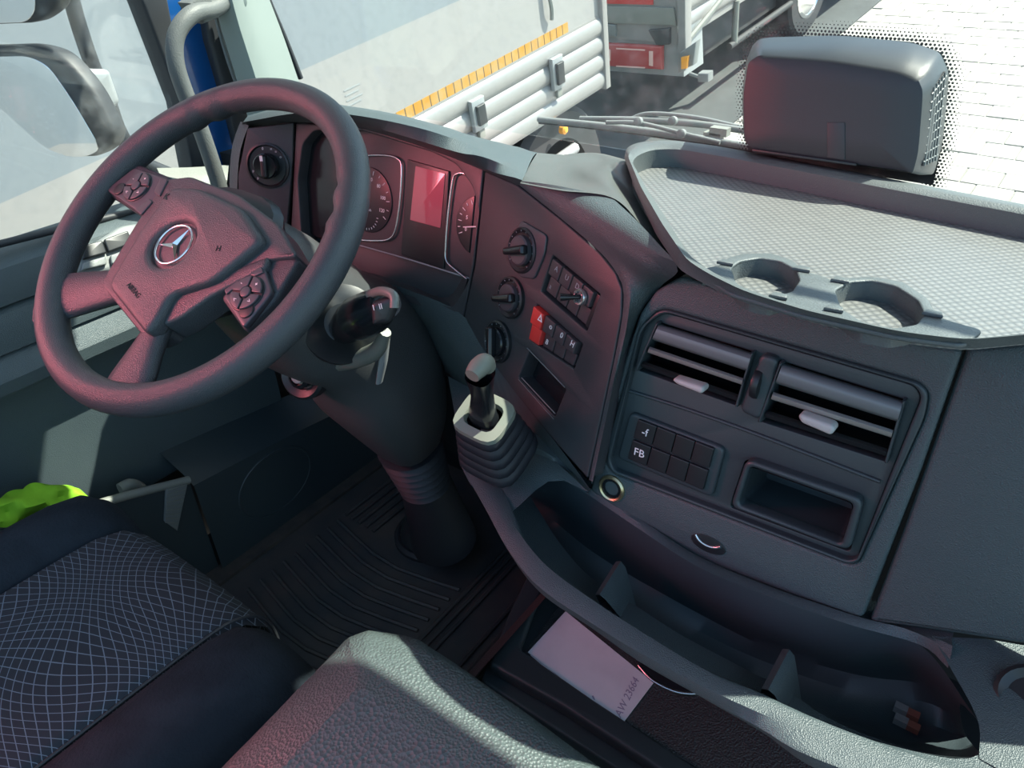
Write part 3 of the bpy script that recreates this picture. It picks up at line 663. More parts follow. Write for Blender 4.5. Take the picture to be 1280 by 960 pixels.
# knee panel under the instruments
k0 = CL.W([(300, 300), (430, 336), (520, 366), (577, 392)]) + FA.W([(600, 430), (640, 485), (700, 560), (738, 612)])
k1 = [at(420, 360, 'y', .30), at(500, 385, 'y', .27), at(552, 420, 'y', .25), at(585, 455, 'y', .23), at(608, 480, 'y', .215), at(645, 522, 'y', .2), at(690, 572, 'y', .18), at(736, 618, 'y', .165)]
k2 = [p + V((-.01, .05, -.12)) for p in k1]
k3 = [p + V((-.02, .22, -.3)) for p in k1]
loft('knee_panel', [k0, k1, k2, k3], 30, DASH, db, k=3)
# panel behind everything so nothing is see-through
vs, fs = box((-1.04, .37, .3), (.9, .41, .78)); link('inner_frame', vs, fs, VOID, db, None)
# right dash (passenger) face
rpn = plate('passenger_panel', ST, [(1208, 436), (1300, 428), (1700, 420), (1700, 900), (1300, 810), (1086, 777), (1130, 660)], -.03, -.004, DASH, db, .006, .004)
#SECTION instruments
# ------------------------------------------------------------------ instrument panel
ip = empty('instrument_panel', CL.w(-.1, -.1, -.04), 'dark instrument panel behind the wheel with two dials and a small display', 'instrument panel')
op = [(377, 300), (372, 225), (378, 180), (392, 163), (452, 163), (540, 190), (570, 205), (590, 232), (598, 262), (586, 350), (566, 384), (430, 345)]
plate('bezel', CL, [(370, 154), (452, 158), (542, 186), (604, 211), (592, 330), (578, 400), (430, 352), (362, 318)], -.03, 0, FAS, ip, .002, 0, holes=[op], hr=.008)
H = -.022
back = plate('dial_board', CL, [(350, 150), (452, 150), (542, 178), (614, 205), (604, 352), (440, 306), (350, 280)], -.04, H, FAS, ip, hp=H)
plate('lower_ledge', CL, [(350, 290), (440, 303), (606, 350), (600, 402), (350, 380)], -.05, -.03, PAN, ip, .002, hp=-.03)
loft('ledge_lip', [CL.W([(430, 343), (500, 366), (566, 384), (584, 350)], 0), CL.W([(430, 332), (500, 352), (556, 372), (578, 348)], -.03)], 20, FAS, ip)
tube('trim_line', CL.W([(440, 304), (510, 324), (587, 348)], H + .002), .0012, DIM, ip, seg=6)
# left oval dial well
plate('dial_well', CL, [(374, 215), (384, 172), (402, 158), (432, 168), (440, 230), (428, 292), (404, 300), (380, 285)], H, H + .004, GLB, ip, .002, .012, hp=H)
# speedometer
def arc_pts(cx, cy, rx, t0, t1, n): return [(cx + rx * math.cos(math.radians(t0 + (t1 - t0) * i / (n - 1))), cy + rx * math.sin(math.radians(t0 + (t1 - t0) * i / (n - 1)))) for i in range(n)]
def gauge(pc, r, t0, t1, nt, nums, fram, needle_deg, nm, label, clipx=None):
    c = CL.px(pc[0], pc[1], H)
    g = plate(nm, CL, arc_pts(c[0], c[1], r, 0, 354, 60) if clipx is None else [p for p in arc_pts(c[0], c[1], r, 0, 354, 60) if p[0] < clipx], H, H + .002, DIAL, ip, .0008, uv=True)
    if label: g['label'] = label
    tk = []
    for i in range(nt):
        t = math.radians(t0 + (t1 - t0) * i / (nt - 1)); big = i % 2 == 0; l = .006 if big else .004
        a = (c[0] + (r - .004) * math.cos(t), c[1] + (r - .004) * math.sin(t)); b = (c[0] + (r - .004 - l) * math.cos(t), c[1] + (r - .004 - l) * math.sin(t))
        if clipx and a[0] > clipx - .001: continue
        tk.append(tubem([CL.w(*a, H + .0025), CL.w(*b, H + .0025)], .0006, 4, n=2))
    o = link('scale_ticks', *merge(tk), WHT, g, None); o['kind'] = 'stuff'
    for s, t in nums:
        t = math.radians(t); x = c[0] + (r - .017) * math.cos(t)
        if clipx and x > clipx - .003: continue
        text('scale_number', CL, s, x, c[1] + (r - .017) * math.sin(t), .0075, WHT, g, h=H + .0022, uv=True)
    t = math.radians(needle_deg); e = r * .62
    ex_ = (c[0] + e * math.cos(t), c[1] + e * math.sin(t)); 
    tube('needle', [CL.w(c[0], c[1], H + .005), CL.w(*ex_, H + .005)], [.0011, .0007], WHT, g, seg=6)
    tube('silver_frame', CL.W(fram, H + .004), .0016, SIL, g, seg=8, n=60)
    return c
c = gauge((462, 250), .047, 225, -30, 15, [('0', 225), ('20', 185), ('40', 145), ('60', 85), ('80', 50), ('100', 15), ('120', -20)],
      [(440, 297), (450, 300), (474, 301), (488, 298), (495, 285), (500, 250), (502, 210), (499, 200), (488, 195), (465, 194), (440, 198)], 200, 'speedometer', 'speedometer dial with numbers up to 120 and a silver frame')
text('unit_text', CL, 'km/h', c[0] + .002, c[1] - .014, .005, WHT, ip, h=H + .0023, uv=True)
ri = []
for i in range(7):
    t = math.radians(-60 - i * 14); ri.append(tubem([CL.w(c[0] - .002 + .024 * math.cos(t + 1), c[1] - .022 + .022 * math.sin(t + 1), H + .0025), CL.w(c[0] - .002 + .021 * math.cos(t + 1), c[1] - .022 + .019 * math.sin(t + 1), H + .0025)], .0006, 4, n=2))
o = link('fuel_scale', *merge(ri), WHT, ip, None); o['kind'] = 'stuff'
cx2 = CL.px(594, 280, H)[0]
gauge((600, 283), .040, 205, 60, 11, [('0', 200), ('5', 160), ('10', 118)],
      [(584, 349), (570, 338), (558, 326), (557, 310), (560, 270), (566, 225), (572, 217), (580, 217), (585, 221)], 192, 'rev_counter', 'rev counter dial partly cut by the fascia edge', cx2)
# display
dp = plate('display_frame', CL, [(511, 199), (563, 214), (556, 336), (503, 318)], H - .002, H + .003, BLK, ip, .001, .002, hp=H)
plate('display_screen', CL, [(520, 207.5), (557, 217), (551, 285), (513, 275)], H + .003, H + .004, SCR, dp, .0004, .001, hp=H + .003)
# light switch panel
lp_ = empty('light_switch_panel', LS.w(-.5, -.05, -.02), 'dark panel with a rotary light switch between door and instruments', 'switch panel')
plate('panel', LS, [(309, 160), (367, 153), (366, 200), (358, 292), (352, 316), (300, 296), (297, 220)], -.02, .0, FAS, lp_, .002, .003)
a, b = LS.px(335, 207); o_ = LS.w(a, b, 0)
lathe('bezel_ring', o_, LS.n, [(.034, -.002), (.034, .003), (.031, .004), (.029, .0008), (.02, .0008)], BLK, lp_, seg=40)
kn = lathe('rotary_knob', o_, LS.n, [(.019, 0), (.019, .012), (.017, .014)], GLB, lp_, seg=32)
plate('grip', LS, [(a - .006, b - .016), (a + .004, b - .018), (a + .006, b + .016), (a - .004, b + .018)], .012, .020, BLK, kn, .003, .004, uv=True)
plate('pointer', LS, [(a - .0035, b + .008), (a + .001, b + .008), (a + .001, b + .016), (a - .0035, b + .016)], .020, .0204, WHT, kn, uv=True)
for s, t in (('0', 100), ('=', 70), ('=', 52), ('o', 30), ('P', 200), ('p', 225)):
    t = math.radians(t); text('symbol', LS, s, a + .0255 * math.cos(t), b + .0255 * math.sin(t), .006, WHT, lp_, h=.0012, uv=True)
#SECTION fascia
# ------------------------------------------------------------------ angled switch face
fa = empty('switch_fascia', FA.w(.15, -.2, -.03), 'dark angled fascia with rotary knobs and switch banks right of the instruments', 'fascia')
b1 = [(691, 319), (750, 368), (733, 414), (676, 364)]; b2 = [(671, 380), (728, 430), (717, 461), (661, 424)]; slot = [(662, 438), (707, 487), (693, 521), (648, 472)]
FAo = [(606, 214), (646, 231), (700, 274), (748, 315), (769, 341), (777, 362), (776, 395), (766, 450), (750, 525), (734, 598), (700, 560), (640, 487), (600, 432), (580, 396), (594, 330)]
plate('face', FA, FAo, -.025, 0, FAS, fa, .002, .003, holes=[b1, b2, slot], hr=.002)
vs, fs = slab(FA, [FA.L(FAo, -.03)], -.035, -.028); link('backing', vs, fs, VOID, fa)
# knobs
kp_ = plate('knob_surround', FA, [(651, 275), (683, 294), (680, 318), (667, 349), (648, 346), (640, 318), (644, 290)], 0, .003, PODP, fa, .0015, .006)
for (x, y, nm, s) in ((655, 313, 'heater knob with half-lit bar', 1.0), (640, 372, None, .95), (624, 427, None, 1.0)):
    a, b = FA.px(x, y); o_ = FA.w(a, b, 0)
    rb = lathe('knob_ring', o_, FA.n, [(.0275 * s, -.002), (.0275 * s, .0045), (.025 * s, .006), (.021 * s, .003), (.01, .003)], BLK, fa, seg=36)
    lathe('knob_dial', o_, FA.n, [(.0185 * s, .002), (.018 * s, .008), (.016 * s, .0095)], PODP if y < 420 else GLB, rb, seg=32)
    d = .35 if y < 420 else 1.9
    g = [(-.020, -.0045), (.020, -.006), (.020, .006), (-.020, .0045)]
    g = [(a + p * math.cos(d) - q * math.sin(d), b + p * math.sin(d) + q * math.cos(d)) for p, q in g]
    plate('knob_bar', FA, g, .008, .019, GLB, rb, .004, .003, uv=True)
    tk = []
    for i in range(12):
        t = math.radians(-40 + i * 24); tk.append(tubem([FA.w(a + .0225 * s * math.cos(t), b + .0225 * s * math.sin(t), .0052), FA.w(a + .024 * s * math.cos(t), b + .024 * s * math.sin(t), .0056)], .0005, 4, n=2))
    o = link('knob_marks', *merge(tk), DIM, rb, None); o['kind'] = 'stuff'
SWR = mat('switch plastic', (.050, .044, .050), .4)
bk = plate('switch_bank', FA, b1, -.026, -.022, BLK, fa, hp=0); bk['label'] = 'upper bank of eight switches with a ring-headed lever'
for r in range(2):
    for k in range(4):
        u0 = .03 + k * .222; q = cell(b1, u0 + .006, u0 + .212, .05 + .48 * r, .46 + .48 * r)
        s_ = plate('switch', FA, q, -.02, .002 if r == 0 else -.004, SWR, bk, .0012, .0015, hp=0)
        if r == 0 and k < 3 or (r == 1 and k == 0):
            c_ = quad(q, .5, .45); text('symbol', FA, ['A', 'U', 'D', 'a'][k if r == 0 else 3], c_.x, c_.y, .009, DIM, s_, h=.0022 if r == 0 else -.0038, rot=-.2)
plate('blank_end', FA, cell(b1, .92, .99, .05, .94), -.02, -.002, BLK, bk, .001, hp=0)
a, b = FA.px(729, 371); o_ = FA.w(a, b, .003)
lathe('lever_ring', o_, FA.n, [(.0095, 0), (.0095, .003), (.0085, .0045), (.0065, .004), (.006, .001)], SIL, bk, seg=28)
tube('lever', [FA.w(a, b, .002), FA.w(a - .006, b - .002, .014), FA.w(a - .012, b - .004, .022)], [.0025, .003, .0045], GLB, bk, seg=12)
bk = plate('switch_bank', FA, b2, -.026, -.022, BLK, fa, hp=0); bk['label'] = 'lower bank of switches with the red hazard switch'
for r in range(2):
    for k in range(4):
        u0 = .01 + k * .235; q = cell(b2, u0 + .006, u0 + .225, .03 + .5 * r, .5 + .48 * r)
        red = k == 0
        s_ = plate('switch', FA, q, -.02, (.006 if r == 0 else .002) if red else (.004 if r == 0 else -.003), REDP if red else SWR, bk, .0015, .0015, hp=0)
        if red: s_['label'] = 'red hazard warning switch half'
        c_ = quad(q, .5, .5); hh = (.0062 if r == 0 else .0022) if red else (.0042 if r == 0 else -.0028)
        if red and r == 0:
            a, b = FA.px(c_.x, c_.y, hh); plate('hazard_triangle', FA, [(a - .0045, b - .004), (a + .0045, b - .004), (a, b + .005)], hh, hh + .0004, WHT, s_, holes=[[(a - .0022, b - .0025), (a + .0022, b - .0025), (a, b + .0022)]], uv=True)
        elif r == 0: text('symbol', FA, ['', 'o', '0', 'H'][k], c_.x, c_.y, .010, WHT, s_, h=hh, rot=-.2)
        elif k == 1: text('symbol', FA, 'B', c_.x, c_.y, .009, WHT, s_, h=hh, rot=-.2)
# slot
so_ = plate('card_slot', FA, slot, -.027, -.022, GLB, fa, hp=0); 
tube('slot_line', FA.W([(659, 435), (706, 484)], .001), .0007, GREY, so_, seg=6)
tube('slot_line', FA.W([(652, 472), (694, 517)], .001), .0007, GREY, so_, seg=6)
tube('slot_line', FA.W([(648, 474), (692, 524)], .001), .0005, GREY, so_, seg=6)
#SECTION stack
# ------------------------------------------------------------------ centre stack
sk_ = empty('centre_stack', ST.w(.1, 0, -.04), 'dark grained centre stack with two air vents, switch module and cubby', 'centre console')
bez = [(825, 385), (1149, 479), (1160, 492), (1156, 520), (1073, 703), (1060, 706), (765, 592), (757, 580), (762, 545), (800, 410)]
outer = [(851, 345), (1000, 396), (1120, 426), (1203, 437), (1150, 590), (1078, 774), (990, 745), (850, 692), (737, 613), (749, 562), (780, 451), (800, 391), (819, 364)]
plate('cover', ST, outer, -.03, 0, DASH, sk_, .004, .006, holes=[bez], hr=.012)
fr_in = [(829, 390), (1143, 482), (1152, 496), (1071, 699), (1058, 701), (767, 588), (762, 576), (802, 410)]
plate('bezel_frame', ST, bez, -.03, .003, PAN, sk_, .002, .012, holes=[fr_in], hr=.01)
lv = [(822, 402), (943, 440), (923, 508), (795, 462)]; rv = [(976, 451), (1133, 500), (1110, 578), (948, 526)]
cub = [(932, 574), (1079, 625), (1062, 690), (912, 634)]; mod = [(787, 515), (906, 561), (890, 623), (771, 573)]
vs, fs = slab(ST, [rnd(ST.L(fr_in, -.006), .008)] + [rnd(ST.L(h, -.006), .005) for h in (lv, rv, cub)], -.03, -.006, .001); link('inner_panel', vs, fs, PAN, sk_)
bx = slab(ST, [ST.L(outer, -.09)], -.10, -.095); link('backing', *bx, VOID, sk_)
tube('panel_ridge', ST.W([(782, 487), (860, 512), (960, 548), (1100, 602)], -.005), .002, PAN, sk_, seg=8)
def vent(q, slat, tab, nm, label):
    e = plate(nm, ST, q, -.05, -.045, VOID, sk_, hp=-.006); e['label'] = label
    # barrel: upper rolled surface, slats
    P0 = lambda u, v, h: ST.w(*ST.px(*quad(q, u, v).to_2d(), h), h)
    loft('barrel_top', [[P0(.02, v, h), P0(.98, v, h)] for v, h in ((.02, -.012), (.05, .0), (.12, .008), (.22, .010), (.32, .006), (.36, -.004))], 12, mat('vent grey', (.15, .18, .19), .3), e, k=3)
    loft('vent_slat', [[P0(.03, v, h), P0(.97, v, h)] for v, h in ((.52, -.030), (.50, .004), (.52, .009), (.58, .008), (.62, -.002), (.60, -.03))], 12, mat('slat grey', (.36, .39, .38), .3), e, k=2)
    loft('vent_slat', [[P0(.03, v, h), P0(.97, v, h)] for v, h in ((.82, -.030), (.80, -.002), (.83, .004), (.90, .002), (.92, -.006), (.90, -.03))], 12, BLK, e, k=2)
    for k in range(7):
        u = .12 + k * .127; loft('vane', [[P0(u, .1, -.012), P0(u, .95, -.012)], [P0(u, .1, -.04), P0(u, .95, -.04)]], 2, BLK, e)
    plate('side_cap', ST, [tuple(quad(q, u, v)) for u, v in ((.0, 0), (.025, 0), (.025, 1), (0, 1))], -.04, .004, PAN, e, .002, hp=0)
    plate('side_cap', ST, [tuple(quad(q, u, v)) for u, v in ((.975, 0), (1, 0), (1, 1), (.975, 1))], -.04, .004, PAN, e, .002, hp=0)
    t = plate('vent_tab', ST, tab, 0, .016, mat('tab grey', (.42, .43, .42), .45), e, .003, .003); t['label'] = 'pale grey vent tab'
vent(lv, None, [(840, 476), (846, 481), (876, 493), (880, 489), (878, 484), (842, 473)], 'air_vent', 'left air vent nearest the steering wheel')
vent(rv, None, [(997, 521), (1001, 529), (1038, 545), (1044, 538), (1040, 532), (1000, 518)], 'air_vent', 'right air vent nearest the passenger side')
tp = plate('wheel_pod', ST, [(950, 442), (974, 449), (950, 527), (923, 514)], -.02, .004, PAN, sk_, .004, .008)
a, b = ST.px(945, 481, .004); tw = lathe('thumb_wheel', ST.w(a, b, -.004), ST.u, [(.010, -.0045), (.016, -.0035), (.017, 0), (.016, .0035), (.010, .0045)], BLK, tp, seg=30)
# switch module
md = plate('switch_module', ST, mod, -.012, 0.0, PAN, sk_, .003, .008)
for r in range(2):
    for k in range(4):
        q = cell(mod, .10 + k * .2, .295 + k * .2, .08 + .44 * r, .48 + .44 * r)
        s_ = plate('switch', ST, q, 0, .004, BLK, md, .001, .0015)
        if k == 0: c_ = quad(q, .5, .5); text('symbol', ST, 'FB' if r else '-f', c_.x, c_.y, .013, WHT, s_, h=.0042, rot=0)
# cubby
ci = [(937, 583), (1067, 630), (1051, 681), (922, 631)]
cb = plate('cubby_frame', ST, cub, -.012, .006, PAN, sk_, .003, .010, holes=[ci], hr=.006)
A = rnd(ST.L(ci, .0), .006); Bk = [(p[0] * .92 + .08 * sum(q[0] for q in A) / len(A), p[1] * .92 + .08 * sum(q[1] for q in A) / len(A)) for p in A]
loft('cubby_wall', [[ST.w(*p, .0) for p in A], [ST.w(*p, -.07) for p in Bk]], len(A), PAN, cb, rs=False, closed=True)
bxs = slab(ST, [Bk], -.075, -.07); link('cubby_back', *bxs, PAN, cb)
# power socket
a, b = ST.px(765, 610, 0); o_ = ST.w(a, b, 0)
pr = lathe('power_socket', o_, ST.n, [(.0165, -.01), (.0165, .002), (.0145, .004), (.0125, .003), (.012, -.004)], BRS, sk_, seg=36); pr['label'] = 'round brass-rimmed power socket'
lathe('socket_well', o_, ST.n, [(.0122, -.002), (.0118, .0015), (.009, .0016), (.0088, -.02)], GLB, pr, seg=28)
# latch
a, b = ST.px(886, 678, 0)
lt = plate('latch_recess', ST, [(a + .018 * math.cos(t * math.pi / 12) * 1.1, b - .002 + .010 * math.sin(t * math.pi / 12)) for t in range(24)], .0002, .0012, BLK, sk_, .0004, uv=True)
tube('latch_edge', [ST.w(a + .016 * math.cos(math.radians(t)) * 1.05, b + .010 + .013 * math.sin(math.radians(t)), .0025) for t in range(205, 340, 15)], .0016, SIL, lt, seg=8)
#SECTION tray
# ------------------------------------------------------------------ open storage tray below the stack
tr_ = empty('storage_tray', (.1, .05, .4), 'long curved open storage tray with two dividers below the centre stack', 'tray')
LZ = .56
lo = [at(x, y, 'z', LZ) for x, y in ((577, 584), (602, 627), (633, 684), (672, 734), (734, 777), (796, 820), (875, 865), (954, 910), (1010, 949), (1110, 990), (1240, 1015), (1330, 1010))]
li = [at(x, y, 'z', LZ + .004) for x, y in ((606, 560), (618, 590), (636, 628), (667, 690), (745, 752), (864, 828), (954, 868), (1044, 910), (1122, 934), (1190, 948), (1222, 945), (1228, 930))]
# outer skirt under the lip
lo_u = [p + V((-.0, .025, -.035)) for p in lo]; lo_v = [p + V((0, .10, -.07)) for p in lo]
lip2 = [at(x, y, 'z', LZ + .003) for x, y in ((582, 570), (612, 604), (642, 660), (682, 712), (748, 762), (812, 803), (886, 846), (964, 884), (1044, 918), (1130, 947), (1240, 985), (1330, 990))]
loft('lip', [lo_v, lo_u, lo, [p + V((0, 0, .004)) for p in lip2], li], 60, DASH, tr_, k=3)
FZ = .455
flf = [at(x, y, 'z', FZ) for x, y in ((640, 634), (676, 697), (752, 752), (866, 820), (954, 860), (1044, 900), (1122, 926), (1190, 938), (1215, 930))]
flb = [at(x, y, 'z', FZ + .005) for x, y in ((650, 628), (694, 655), (740, 690), (790, 723), (880, 775), (965, 819), (1060, 848), (1150, 866), (1205, 915))]
bwt = [at(x, y, 'z', .515) for x, y in ((648, 608), (690, 618), (740, 652), (800, 695), (880, 745), (960, 785), (1060, 815), (1140, 828), (1200, 880))]
bws = [at(x, y, 'z', .553) for x, y in ((640, 580), (680, 588), (728, 614), (800, 662), (872, 708), (960, 745), (1060, 780), (1150, 806), (1222, 900))]
stb = [at(x, y, 'y', .165) for x, y in ((645, 545), (690, 572), (738, 610), (800, 650), (875, 697), (960, 733), (1066, 771), (1130, 786), (1190, 799))]
lif = [at(x, y, 'z', LZ + .004) for x, y in ((633, 626), (667, 695), (745, 754), (864, 830), (954, 869), (1044, 911), (1122, 936), (1207, 948), (1224, 940))]
loft('basin', [lif, flf, flb, bwt, bws], 60, PAN, tr_, k=4)
bw2 = bws[:-1] + [at(1185, 835, 'z', .56)]
loft('back_ledge', [bw2, [a.lerp(b, .5) + V((0, 0, .008)) for a, b in zip(bw2, stb)], stb, [p + V((0, .03, -.0)) for p in stb]], 60, DASH, tr_, k=3)
# right side shoulder and left mount deck
rs0 = [at(x, y, 'z', .565) for x, y in ((1224, 948), (1222, 900), (1190, 838), (1165, 795))]
rs1 = [at(x, y, 'z', .57) for x, y in ((1330, 1000), (1330, 930), (1330, 870), (1330, 818))]
loft('side_shoulder', [rs0, [a.lerp(b, .3) + V((0, 0, .004)) for a, b in zip(rs0, rs1)], rs1, [p + V((.3, .05, 0)) for p in rs1]], 16, DASH, tr_, k=3)
dk0 = [at(x, y, 'z', LZ) for x, y in ((577, 584), (590, 608), (612, 628), (640, 640))]
dk1 = [at(x, y, 'z', LZ + .01) for x, y in ((572, 540), (600, 560), (650, 590), (690, 600))]
dk2 = [at(x, y, 'z', LZ + .02) for x, y in ((560, 470), (612, 500), (660, 545), (736, 615))]
loft('shifter_deck', [dk0, dk1, dk2], 16, DASH, tr_, k=3)
# dividers
for top, base in (([(775, 702), (745, 748)], [(800, 735), (765, 765)]), ([(985, 812), (956, 868)], [(1012, 838), (968, 880)])):
    t0 = at(*top[0], 'z', .527); t1 = at(*top[1], 'z', .550) + V((0, .006, 0)); b0 = V((t0.x + .012, t0.y + .005, FZ)); b1 = V((t1.x + .012, t1.y + .045, FZ)); c0_ = V((t0.x - .012, t0.y + .005, FZ)); c1_ = V((t1.x - .012, t1.y + .045, FZ))
    loft('divider', [[c0_, c1_], [t0 + V((-.005, 0, -.002)), t1 + V((-.005, 0, -.002))], [t0, t1], [t0 + V((.006, 0, -.001)), t1 + V((.006, 0, -.001))], [b0 + V((.012, 0, 0)), b1 + V((.012, 0, 0))]], 10, DASH, tr_, k=3)
# two small fuses in the right end
for k, y in enumerate((888, 903)):
    p = at(1130, y, 'z', FZ + .008); e = empty('fuse', p, ('upper' if k == 0 else 'lower') + ' of two tiny clear fuses with brown ends in the tray right corner', 'fuse', 'fuses in the storage tray')
    a, b = box((p.x - .009, p.y - .004, p.z - .004), (p.x + .003, p.y + .004, p.z + .004)); link('glass_body', a, b, GREY, e, None)
    a, b = box((p.x + .003, p.y - .004, p.z - .004), (p.x + .014, p.y + .004, p.z + .003)); link('end_cap', a, b, mat('rusty cap', (.20, .07, .05), .6), e, None)
# round drawer edge below the lip
DZ = .40; fl = empty('pull_out_holder', at(840, 850, 'z', DZ), 'black rounded pull-out flap with bright edge under the tray', 'holder')
e_ = [at(x, y, 'z', DZ) for x, y in ((790, 815), (798, 832), (815, 850), (840, 863), (862, 867), (880, 865))]
loft('flap', [[p + V((.03, .09, 0)) for p in e_], [p + V((.01, .03, 0)) for p in e_], e_, [p + V((0, .006, -.012)) for p in e_]], 16, BLK, fl, k=2)
tube('flap_edge', e_[1:], .0016, SIL, fl, seg=8)
#SECTION shelf
# ------------------------------------------------------------------ shelf on top of the dashboard
sh = empty('dashboard_shelf', (.2, .3, .84), 'light grey dashboard shelf with dotted anti-slip mat and raised rim', 'shelf')
RZ = .895; MZ = .868
ro = [(780, 196), (784, 187), (800, 179), (840, 176), (900, 184), (1000, 203), (1100, 222), (1200, 241), (1300, 260), (1500, 300), (1500, 430), (1300, 428), (1207, 437), (1120, 426), (1000, 399), (920, 375), (875, 352), (850, 338), (820, 293), (795, 240)]
rin = [(790, 202), (797, 194), (815, 187), (845, 186), (900, 195), (1000, 214), (1100, 234), (1200, 253), (1300, 272), (1450, 298), (1450, 415), (1290, 416), (1210, 424), (1130, 415), (1010, 388), (935, 362), (890, 340), (862, 320), (832, 272), (806, 232)]
R = HZ(RZ)
def wz(l, z): return [at(x, y, 'z', z) for x, y in l]
def lp_(pts, z, n=160):
    P = [V(p) for p in rnd([tuple(q.to_2d()) for q in wz(pts, z)], .012)]; P.append(P[0]); L = [0]
    for a, b in zip(P, P[1:]): L.append(L[-1] + (b - a).length)
    o = []; j = 0
    for i in range(n):
        q = L[-1] * i / n
        while L[j + 1] < q: j += 1
        c = P[j].lerp(P[j + 1], (q - L[j]) / (L[j + 1] - L[j])); o.append(V((c.x, c.y, z)))
    return o
ro2 = [(781, 190), (785, 183), (800, 177), (840, 175), (900, 183), (1000, 202), (1100, 221), (1200, 240), (1300, 259), (1500, 295), (1500, 420), (1300, 418), (1207, 425), (1120, 414), (1002, 387), (924, 364), (880, 342), (856, 328), (825, 285), (798, 235)]
def lw(P, z, n=160):
    P = [V((q[0], q[1], 0)) for q in rnd([(p.x, p.y) for p in P], .012)]; P.append(P[0]); L = [0]
    for a, b in zip(P, P[1:]): L.append(L[-1] + (b - a).length)
    o = []; j = 0
    for i in range(n):
        q = L[-1] * i / n
        while L[j + 1] < q: j += 1
        c = P[j].lerp(P[j + 1], (q - L[j]) / (L[j + 1] - L[j])); o.append(V((c.x, c.y, z)))
    return o
rin3 = [at(x, y, 'z', .890 if (i < 10 or i > 17) else .868) for i, (x, y) in enumerate(rin)]
loft('rim', [lp_(ro, .850), lp_(ro, .880), lp_(ro2, .889), lp_([(a + (b - a) * .4, c + (d - c) * .4) for (a, c), (b, d) in zip(ro2, rin)], .894), lp_(rin, .890), lw(rin3, .862)], 160, RIM, sh, rs=False, closed=True, smooth=50)
Mp = HZ(MZ)
mm = bpy.data.materials.new('dotted mat'); mm.use_nodes = True; nt = mm.node_tree; b_ = nt.nodes['Principled BSDF']; b_.inputs['Roughness'].default_value = .42
tc = nt.nodes.new('ShaderNodeTexCoord'); vo = nt.nodes.new('ShaderNodeTexVoronoi'); vo.inputs['Scale'].default_value = 150; vo.inputs['Randomness'].default_value = 0
mp = nt.nodes.new('ShaderNodeMapping'); mp.inputs['Rotation'].default_value = (0, 0, .785); nt.links.new(tc.outputs['Object'], mp.inputs[0]); nt.links.new(mp.outputs[0], vo.inputs['Vector'])
rr = nt.nodes.new('ShaderNodeValToRGB'); rr.color_ramp.elements[0].position = .25; rr.color_ramp.elements[1].position = .5
rr.color_ramp.elements[0].color = (.19, .195, .19, 1); rr.color_ramp.elements[1].color = (.115, .122, .125, 1)
nt.links.new(vo.outputs[0], rr.inputs[0]); nt.links.new(rr.outputs[0], b_.inputs['Base Color'])
bu = nt.nodes.new('ShaderNodeBump'); bu.invert = True; bu.inputs['Strength'].default_value = .6; bu.inputs['Distance'].default_value = .002; nt.links.new(vo.outputs[0], bu.inputs['Height']); nt.links.new(bu.outputs[0], b_.inputs['Normal'])
vs, fs = slab(Mp, [[(-.30, .40), (-.18, .56), (.9, .60), (.9, .17), (.3, .17), (.12, .15), (.06, .17)]], -.01, 0)
RL = [(p.x, p.y) for p in lw(rin3, .868)]
vs, fs = slab(Mp, [RL], -.01, 0); link('anti_slip_mat', vs, fs, mm, sh)
# cup holder block: platform with two round openings
CP = HZ(.885)
h1c = CP.px(960, 350); h2c = CP.px(1102, 382)
r1 = .0335; r2 = .040
plat = [(880, 335), (902, 330), (906, 323), (930, 316), (965, 316), (992, 325), (1004, 338), (1030, 345), (1045, 352), (1056, 347), (1090, 345), (1130, 352), (1160, 372), (1172, 395), (1200, 404), (1230, 412), (1206, 431), (1120, 420), (1000, 393), (912, 366), (868, 338)]
h1 = CP.L([(914, 334), (925, 326), (950, 322), (975, 326), (995, 337), (1000, 350), (990, 364), (965, 371), (938, 366), (920, 352)]); 
h2 = CP.L([(1044, 362), (1062, 352), (1090, 350), (1120, 357), (1148, 375), (1156, 392), (1146, 405), (1118, 410), (1080, 403), (1052, 385)])
vs, fs = slab(CP, [rnd(CP.L(plat), .006), rnd(h1, .004), rnd(h2, .004)], -.004, .0, .0015)
cu = link('cup_holder', vs, fs, RIM, sh)
for hh_ in (h1, h2):
    q_ = rnd(hh_, .004); loft('cup_wall', [[CP.w(*p, -.001) for p in q_], [CP.w(*p, -.017) for p in q_]], len(q_), RIM, cu, rs=False, closed=True)
bk_ = [(880, 335), (902, 330), (906, 323), (930, 316), (965, 316), (992, 325), (1004, 338), (1030, 345), (1045, 352), (1056, 347), (1090, 345), (1130, 352), (1160, 372), (1172, 395)]
loft('cup_back_wall', [[CP.w(*CP.px(*p), h) for p in bk_] for h in (-.002, -.017)], 60, RIM, cu)
for (x, y, d) in ((906, 330, 0), (1001, 338, .4), (972, 372, 2), (1049, 352, 0), (1041, 388, 2), (1164, 394, .5)):
    a, b = CP.px(x, y); plate('cup_grip', CP, [(a - .006, b - .004), (a + .008, b - .002), (a + .006, b + .004), (a - .004, b + .004)], 0, .003, RIM, cu, .001, uv=True)
